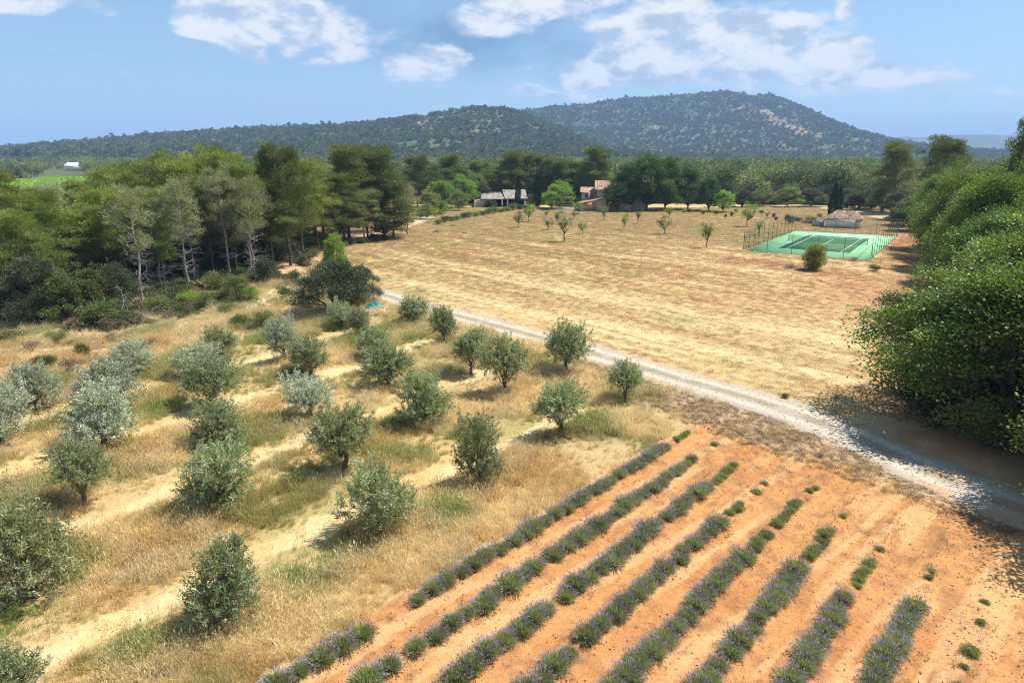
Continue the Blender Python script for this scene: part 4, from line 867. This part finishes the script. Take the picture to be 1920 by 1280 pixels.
# farmhouse: two-storey block with a lean-to wing on the field side
fx, fy = at(1112, 396)
fh = empty('farmhouse', (fx, fy, 0), R(-6), 'two-storey pink farmhouse with tiled roofs beside the very large oak', 'house')
part('wing_wall', prism([(-3.6, 0), (3.6, 0), (3.6, 3.45), (-3.6, 2.05)], 0, 9), 'pink', fh)
part('barn_door', MB().box((-.9, -.03, 1.15), (3.4, .08, 2.3)), 'ochre', fh)
ob('wing_roof', roof_pane((-4.1, -.4, 2.06), (-4.1, 9.3, 2.06), (3.75, 9.3, 3.6), (3.75, -.4, 3.6), M['tile']), fh)
part('main_wall', prism([(1.0, 0), (15, 0), (15, 5.6), (1.0, 5.6)], 6, 14), 'pink', fh)
for s, y0 in ((1, 5.4), (-1, 14.6)):
    ob('main_roof', roof_pane((.4, y0, 5.55), (15.6, y0, 5.55), (15.6, 10, 7.9), (.4, 10, 7.9), M['tile']), fh)
part('gable', MB().add([(1.05, 6, 5.58), (1.05, 14, 5.58), (1.05, 10, 7.8)], [(0, 2, 1)]).add([(14.95, 6, 5.58), (14.95, 14, 5.58), (14.95, 10, 7.8)], [(0, 1, 2)]), 'pink', fh)
part('annex_wall', MB().box((-1.2, 11, 2.35), (4.3, 6, 4.7)), 'pink', fh)
ob('annex_roof', roof_pane((-3.7, 7.6, 4.72), (1.0, 7.6, 4.72), (1.0, 14.2, 5.9), (-3.7, 14.2, 5.9), M['tile']), fh)
window(fh, -1.9, 7.97, 3.75, .8, 1.2, False); window(fh, -.5, 7.97, 3.75, .8, 1.2, False); window(fh, 3.2, 5.97, 4.3, .8, 1.25); window(fh, 6.6, 5.97, 4.3, .8, 1.25)
part('porch_wall', MB().box((7.2, 1.5, 1.5), (6.6, .4, 3.0)), 'pink', fh)
ob('chimney', MB().box((9, 10.5, 8.0), (.8, .6, 1.6)).mesh('chimney', [M['pink']]), fh)
# open shed with white pillars
sx, sy = at(945, 388)
sh = empty('open_shed', (sx, sy, 0), R(4), 'low open-fronted shed with grey tiled roofs and white pillars', 'shed')
part('back_wall', MB().box((.4, 7.0, 1.6), (12.6, .3, 3.2)), 'dark', sh)
part('side_wall', prism([(-8.6, 0), (-5.4, 0), (-5.4, 2.3), (-8.6, 1.9)], -.2, 6.6), 'pink', sh)
part('party_wall', MB().box((6.5, 3.4, 1.35), (.3, 6.8, 2.7)), 'dark', sh)
ob('left_roof', roof_pane((-7.0, -.6, 2.35), (.2, -.6, 2.35), (-.4, 7.2, 4.0), (-6.2, 7.2, 4.0), M['greytile']), sh)
ob('right_roof', roof_pane((.3, -.9, 2.45), (7.0, -.9, 2.45), (7.0, 7.2, 4.7), (-.2, 7.2, 4.7), M['greytile']), sh)
for x, y in ((-8.75, -.5), (-.55, -.2), (1.05, -.3), (6.2, -.3)): part('pillar', MB().box((x, y, 1.15), (.42, .42, 2.3)), 'whitewall', sh)
part('beam', MB().box((0, -.32, 2.24), (13, .16, .2)), 'dark', sh)
# pool house by the court
bx, by_ = at(1580, 428)
ph = empty('pool_house', (bx, by_, 0), CYAW+R(6), 'small white pool house with hipped terracotta tile roof behind the court', 'house')
part('wall', MB().box((0, 2.6, 1.05), (8.4, 5.2, 2.1)), 'whitewall', ph)
e = 2.12
ob('roof', roof_pane((-4.6, -.4, e), (4.6, -.4, e), (2.0, 2.6, 3.9), (-2.0, 2.6, 3.9), M['tile']), ph); ob('roof', roof_pane((4.6, 5.6, e), (-4.6, 5.6, e), (-2.0, 2.6, 3.9), (2.0, 2.6, 3.9), M['tile']), ph)
ph.scale = (.80, .85, .92)
ob('roof', roof_pane((4.6, -.4, e), (4.6, 5.6, e), (2.0, 2.62, 3.9), (2.0, 2.58, 3.9), M['tile']), ph); ob('roof', roof_pane((-4.6, 5.6, e), (-4.6, -.4, e), (-2.0, 2.58, 3.9), (-2.0, 2.62, 3.9), M['tile']), ph)
part('door', MB().box((3.2, -.03, .95), (.9, .08, 1.9)), 'shutter', ph)
lx, ly = at(1545, 417)
part('yard_wall', MB().box((0, 0, .8), (3.0, .3, 1.6)), 'concrete', ph).location = (-6.2, 1.2, 0)
# far white barn
fb = empty('far_barn', (xat(151, 700, 5), 700, 0), R(6), 'white low farm building on the slope beyond the vineyard', 'barn')
part('wall', MB().box((0, 0, 2.2), (22, 12, 6)), 'whitewall', fb); part('end_wall', MB().box((12.4, -1, 1.6), (3, 8, 5)), 'pink', fb)
for s in (-1, 1): part('roof', MB().add([(-12.4, s*6.6, 5.2), (11.4, s*6.6, 5.2), (10.8, 0, 8.2), (-11.5, 0, 8.2)], [(0, 1, 2, 3)]), 'whitemetal', fb)
part('gable', MB().add([(-11.02, -6, 5.2), (-11.02, 6, 5.2), (-11.02, 0, 8)], [(0, 1, 2)]).add([(11.02, -6, 5.2), (11.02, 6, 5.2), (11.02, 0, 8)], [(0, 1, 2)]), 'whitewall', fb)
# low pale terrace wall before the farmhouse
tw = at(1064, 393); tag(ob('terrace_wall', MB().box((0, 0, .2), (7.5, .5, .45)).box((3.1, -.2, .45), (1.3, .6, .9)).mesh('terrace_wall', [M['whitewall']]), None, (tw[0], tw[1], 0), R(-4)), 'low pale terrace wall in front of the light yellow-green tree', 'wall')

# ------------------------------------------------------------------ small things in the grove
M['tarp'] = pmat('teal_tarp', (.01,.16,.15), .5, .25, 4)
def tarp():
    u = np.linspace(-1, 1, 22); U, V = np.meshgrid(u, u); x, y = U*.8, V*.55
    z = .42*np.exp(-((U-.35)**2+(V-.1)**2)*3)+.3*np.exp(-((U+.45)**2+V**2)*4)+(fbm(U*3+5, V*3+5, 3)-.5)*.25; z *= 1-np.maximum(np.abs(U), np.abs(V))**6; n = 22
    i = (np.arange(n-1)[:, None]*n+np.arange(n-1)[None]).ravel(); x += (vn(U*2+3, V*2+3, 9)-.5)*.3
    return MB().add(np.c_[x.ravel(), y.ravel(), z.ravel()], np.c_[i, i+1, i+n+1, i+n]).mesh('tarp', [M['tarp']], True)
tx, ty = at(702, 577); tag(ob('tarp', tarp(), None, (tx, ty, gz(tx, ty)+.01), .4, 1.25), 'crumpled teal tarp on the ground by the holm oak', 'tarp')
def deadbranch(seed, L):
    rs = np.random.RandomState(seed); t = MB()
    Q = limb(t, (0, 0, .05), (L, 0, L*rs.uniform(.15, .5)), .06, .02, rs, 6, 6, .2)
    for k in range(14):
        b = Q[rs.randint(1, 6)]; e = b+rs.normal(size=3)*L*.22+np.array((L*.12, 0, .15)); e[2] = max(e[2], .03); W = limb(t, b, e, .022, .006, rs, 4, 4, .25)
        for s in range(2): e2 = W[2]+rs.normal(size=3)*L*.10; e2[2] = max(e2[2], .02); limb(t, W[2], e2, .01, .004, rs, 3, 3, .2)
    return t.mesh('dead_branch', [M['deadwood']], True)
for k, (px, py, L, a, lab) in enumerate([(232,602,2.6,1.9,'upright grey dead trunk leaning out of the scrub'),(255,597,2.4,.3,'tangle of fallen grey branches right of the leaning dead trunk'),(318,574,3.0,.5,'long fallen grey branch under the curved-foot pine'),(362,560,2.6,1.2,'grey dead branches at the foot of the pale straight pine'),(560,548,1.6,.2,'small pale dead branch near the holm oak'),(190,655,1.4,2.6,'small bleached branch in the dry scrub')]):
    x, y = at(px, py); o = ob('dead_branch', deadbranch(400+k, L), None, (x, y, gz(x, y)), a); tag(o, lab, 'branch')
    if k == 0: o.rotation_euler = (0, R(-50), a)

# ------------------------------------------------------------------ grasses, clods and stones (uncountable)
def tuft(seed, n, h, spread, w, lean=.35, heads=0.):
    rs = np.random.RandomState(seed); g = MB()
    a = rs.uniform(0, 6.28, n); r = spread*rs.random(n)**.6; b = np.c_[np.cos(a)*r, np.sin(a)*r, np.zeros(n)-.03]; hh = h*rs.uniform(.45, 1.15, n)
    d = rs.normal(size=(n, 2))*lean; ww = w*rs.uniform(.6, 1.3, n); s = rs.uniform(0, 6.28, n); S = np.c_[np.cos(s), np.sin(s), np.zeros(n)]*ww[:, None]*.5
    mid = b+np.c_[d*hh[:, None]*.35, hh*.6]; tip = b+np.c_[d*hh[:, None], hh*(1-.25*np.hypot(*d.T))]
    V = np.stack([b-S, b+S, mid+S*.8, mid-S*.8, tip], 1).reshape(-1, 3); k = np.arange(n)[:, None]*5; lv = np.repeat(rs.random(n), 5)
    g.add(V, k+np.array([[0, 1, 2, 3]]), 0, lv); g.F.append(k+np.array([[3, 2, 4]])); g.M.append(np.zeros(n))
    if heads:
        m = int(n*heads); j = rs.choice(n, m, False); g.leaves(tip[j]-np.array((0, 0, .06)), np.c_[d[j], np.ones(m)], .13, .03, rs, 0, np.full(m, .95))
    return g.mesh('grass_tuft', [M['grass']])
TALL = [tuft(1, 34, .58, .26, .016, .4, .25), tuft(2, 30, .66, .24, .015, .45, .35), tuft(3, 40, .45, .30, .017, .5, .1), tuft(4, 26, .75, .2, .014, .4, .5)]
SHORT = [tuft(10, 30, .14, .30, .02, .8), tuft(11, 26, .11, .28, .02, 1.0), tuft(12, 34, .18, .26, .018, .7)]
def rock(seed):
    rs = np.random.RandomState(seed); ph = (1+5**.5)/2
    V = np.array([(-1,ph,0),(1,ph,0),(-1,-ph,0),(1,-ph,0),(0,-1,ph),(0,1,ph),(0,-1,-ph),(0,1,-ph),(ph,0,-1),(ph,0,1),(-ph,0,-1),(-ph,0,1)])/1.9; F = [(0,11,5),(0,5,1),(0,1,7),(0,7,10),(0,10,11),(1,5,9),(5,11,4),(11,10,2),(10,7,6),(7,1,8),(3,9,4),(3,4,2),(3,2,6),(3,6,8),(3,8,9),(4,9,5),(2,4,11),(6,2,10),(8,6,7),(9,8,1)]
    V = V*rs.uniform(.65, 1.25, (12, 1))*np.array((1, .8, .6)); return MB().add(V, F, 0, .6).mesh('clod', [M['clod']])
ROCKS = [rock(k) for k in range(4)]
rs = np.random.RandomState(9)
def pts(n, x0, x1, y0, y1, p=1.0):
    return rs.uniform(x0, x1, n), y0+(y1-y0)*rs.random(n)**p
def infrustum(x, y, m=2.5): return (np.abs(x) < y*.80+6+m)
SPOTS = [at(600, 1045)+(1.3,), at(560, 1085)+(1.1,), at(850, 830)+(1.6,), at(800, 845)+(1.5,), at(430, 860)+(1.5,), at(260, 1200)+(1.1,), at(20, 1180)+(1.5,), at(720, 800)+(1.6,), at(650, 615)+(3,), at(500, 640)+(3,), at(300, 775)+(1.6,), at(700, 650)+(2,), at(1090, 780)+(1.6,), at(840, 960)+(1.0,), at(700, 640)+(2.0,), at(470, 570)+(3.5,), at(780, 640)+(2.0,)]
def grove_grass():
    x, y = pts(125000, -50, 16, 13, 84, 1.6); ok = infrustum(x, y); x, y = x[ok], y[ok]
    yr = np.interp(x, [p[0] for p in ROAD[6:]], [p[1] for p in ROAD[6:]]); c = x-.885*y; rd = pldist(x, y, ROAD)
    jc = c+(fbm(x/1.2, y/1.2, 61)-.5)*1.6
    soil = (jc > -22.3)&(x*.75+y*.66 < 32.8)
    ok = (y < yr-.3)&(rd > 1.9)&~soil&(sdp(x, y, FOREST) < 3)
    st = np.full(len(x), 9.)
    for s in STRIPS: st = np.minimum(st, pldist(x, y, s))
    st = st+(fbm(x/1.1, y/1.1, 63)-.5)*.8
    n1 = fbm(x/2.6, y/2.6, 64); dens = (.25+.75*sst(n1, .34, .55))*(.10+.90*sst(st, .5, 1.0))
    dens *= 1-.85*sst(x, 6.5, 11)
    ok &= rs.random(len(x)) < dens
    x, y, st, n1 = x[ok], y[ok], st[ok], n1[ok]; n = len(x)
    big = fbm(x/4.5, y/4.5, 66); T = lerp(C(.88,.69,.37)*np.ones((n, 1)), C(.72,.515,.235), sst(fbm(x/3.3, y/3.3, 67), .4, .62))
    T = lerp(T, C(.36,.35,.12), sst(big, .47, .64)*.8); T = lerp(T, C(.74,.62,.38), sst(fbm(x/2, y/2, 69), .6, .72)*.7)
    gr = np.zeros(n)
    for a, b, r in SPOTS: gr = np.maximum(gr, np.exp(-((x-a)**2+(y-b)**2)/r**2))
    T = lerp(T, C(.22,.31,.06), np.clip(gr*(.4+rs.random(n)*.9), 0, 1)); T = lerp(T, C(.52,.45,.29), sst(y-.55*x, 66, 74)*.5*rs.random(n))
    T *= rs.uniform(.75, 1.2, (n, 1))
    s = rs.uniform(.55, 1.1, n)*(.55+.45*sst(st, .7, 1.8))*(.75+.5*sst(n1, .4, .65))*np.where(x-.885*y > -25.2, .72, 1); k = rs.randint(0, 4, n)
    low = st < .65; k = np.where(low, 4+k % 3, k); s = np.where(low, rs.uniform(.8, 1.3, n), s)
    scatter('dry_grass', 'tall dry straw-coloured grass with green patches between the olives', np.c_[x, y, relief(x, y)], rs.uniform(0, 6.28, n), s, k, T, TALL+SHORT, 'grass')
grove_grass()
def field_grass():
    x, y = pts(120000, -34, 90, 38, 205, 1.4); ok = infrustum(x, y, 0); x, y = x[ok], y[ok]
    yr = np.interp(x, [p[0] for p in ROAD[6:]], [p[1] for p in ROAD[6:]]); rd = pldist(x, y, ROAD); a, b = .66*x-.75*y, .75*x+.66*y
    s1 = fbm(a/50, b/1.6, 41, 3); ok = (y > yr+.5)&(rd > 1.9)&(sdp(x, y, APRON) < -.4)&(sdp(x, y, FOREST) < 0)&(.80*x-.6*y < -1.5)&(rs.random(len(x)) < .6+.4*sst(s1, .35, .6))
    x, y, s1 = x[ok], y[ok], s1[ok]; n = len(x)
    T = lerp(gcol(x, y)*1.12, C(.58,.43,.23), rs.random(n)*.14)*rs.uniform(.9, 1.14, (n, 1))
    scatter('field_stubble', 'short dry mown hay stubble over the big field', np.c_[x, y, relief(x, y)], rs.uniform(0, 6.28, n), np.c_[rs.uniform(.9, 1.5, n), rs.uniform(.9, 1.5, n), rs.uniform(.45, .8, n)]*np.clip(y/60, 1, 2.4)[:, None], rs.randint(0, 3, n), T, SHORT, 'grass')
field_grass()
def soil_clods():
    x, y = pts(40000, -8, 24, 14, 37, 1.3); c = x-.885*y; ok = infrustum(x, y)&(c > -22.6)&(x*.75+y*.66 < 33.4)
    ok &= rs.random(len(x)) < .25+.75*sst(fbm(x/1.5, y/1.5, 81), .35, .6); x, y = x[ok], y[ok]; n = len(x)
    T = lerp(C(.56,.29,.12)*np.ones((n, 1)), C(.44,.21,.09), rs.random(n)); T = lerp(T, C(.55,.42,.28), (rs.random(n) < .06)*1.)
    s = .009+.04*rs.random(n)**4
    scatter('soil_clods', 'orange clods and little stones on the lavender ground', np.c_[x, y, relief(x, y)+.3*s], rs.uniform(0, 6.28, n), s, rs.randint(0, 4, n), T, ROCKS, 'soil clods', rs.uniform(-.6, .6, (n, 2)))
    x, y = pts(9000, -6, 24, 15, 37, 1.2); c = (x-.885*y+21.3)/2.46; f = np.abs(c-np.round(c)); ok = (x-.885*y > -22.4)&(x*.75+y*.66 < 32.4)&(rs.random(len(x)) < .05+.5*sst(-f, -.22, -.05)); x, y = x[ok], y[ok]; n = len(x)
    scatter('dry_weeds', 'thin dry weeds scattered in the lavender rows', np.c_[x, y, relief(x, y)], rs.uniform(0, 6.28, n), rs.uniform(.35, 1.0, n), rs.randint(0, 3, n), lerp(C(.52,.36,.18)*np.ones((n, 1)), C(.30,.22,.10), rs.random(n)), SHORT, 'weeds')
soil_clods()
def road_stones():
    Q = spline(ROAD, .05); T = np.gradient(Q, axis=0); T /= np.linalg.norm(T, axis=1)[:, None]; ok = (Q[:, 1] < 78); Q, T = Q[ok], T[ok]
    k = rs.randint(0, len(Q), 9000); o = rs.normal(size=9000)*1.3; x, y = Q[k, 0]-T[k, 1]*o, Q[k, 1]+T[k, 0]*o; n = len(x); s = .012+.035*rs.random(n)**3
    scatter('gravel', 'loose grey gravel on the road and its verges', np.c_[x, y, np.where(np.abs(o) < 1.7, .03, relief(x, y))], rs.uniform(0, 6.28, n), s, rs.randint(0, 4, n), lerp(C(.43,.36,.28)*np.ones((n, 1)), C(.27,.21,.16), rs.random(n)), ROCKS, 'gravel')
    x, y = pts(30000, 2, 27, 22, 50); rd = pldist(x, y, ROAD); yr = np.interp(x, [p[0] for p in ROAD[6:]], [p[1] for p in ROAD[6:]]); ok = (y < yr)&(rd > 1.7)&(rd < 6.5+(fbm(x, y, 4)-.5)*3)&(x*.75+y*.66 > 31.6); x, y = x[ok], y[ok]; n = len(x)
    scatter('leaf_litter', 'brown dead leaves and dry weeds along the road verge', np.c_[x, y, relief(x, y)], rs.uniform(0, 6.28, n), rs.uniform(.3, .8, n), rs.randint(0, 3, n), lerp(C(.36,.25,.15)*np.ones((n, 1)), C(.20,.13,.08), rs.random(n)), SHORT, 'leaf litter')
road_stones()
def undergrowth():
    x, y = pts(9000, -75, -14, 58, 125); d = sdp(x, y, FOREST); ok = infrustum(x, y)&(d > -9)&(d < 14)&(pldist(x, y, ROAD) > 2.5)&(fbm(x/3, y/3, 95) > .42)&((x < -22)|(y < 75)); x, y = x[ok], y[ok]; n = len(x)
    T = np.array([(.13,.17,.05), (.09,.11,.045), (.22,.22,.10), (.30,.25,.15), (.17,.20,.07)])[rs.randint(0, 5, n)]; s = rs.uniform(.5, 1.5, n)
    scatter('undergrowth', 'mixed low green and dry undergrowth along the wood edge', np.c_[x, y, relief(x, y)], rs.uniform(0, 6.28, n), s, rs.randint(0, 3, n), T, UG, 'undergrowth')
def ugm(seed):
    r = np.random.RandomState(seed); c = MB(); crown(c, r, [((r.uniform(-.25, .25), r.uniform(-.25, .25), r.uniform(.15, .5)), (.3, .3, .25)) for _ in range(4)], 26, 26, .2, .14, .05, .5, .4, .8); return c.mesh('undergrowth', [M['far']])
UG = [ugm(600+k) for k in range(3)]
undergrowth()

# ------------------------------------------------------------------ haze: even air over the whole plain
def haze():
    m = bpy.data.materials.new('haze'); m.use_nodes = True; t = NT(m.node_tree); t.n.remove(t.n['Principled BSDF'])
    v = t.new('ShaderNodeVolumePrincipled'); v.inputs['Color'].default_value = (.40, .63, 1.0, 1); v.inputs['Density'].default_value = .00016; v.inputs['Anisotropy'].default_value = .0
    t.l.new(v.outputs[0], t.n['Material Output'].inputs['Volume'])
    tag(ob('haze', MB().box((0, 1500, 215), (18800, 21800, 450)).mesh('haze', [m])), 'thin blue summer haze over the whole valley', 'haze', kind='stuff')
haze()
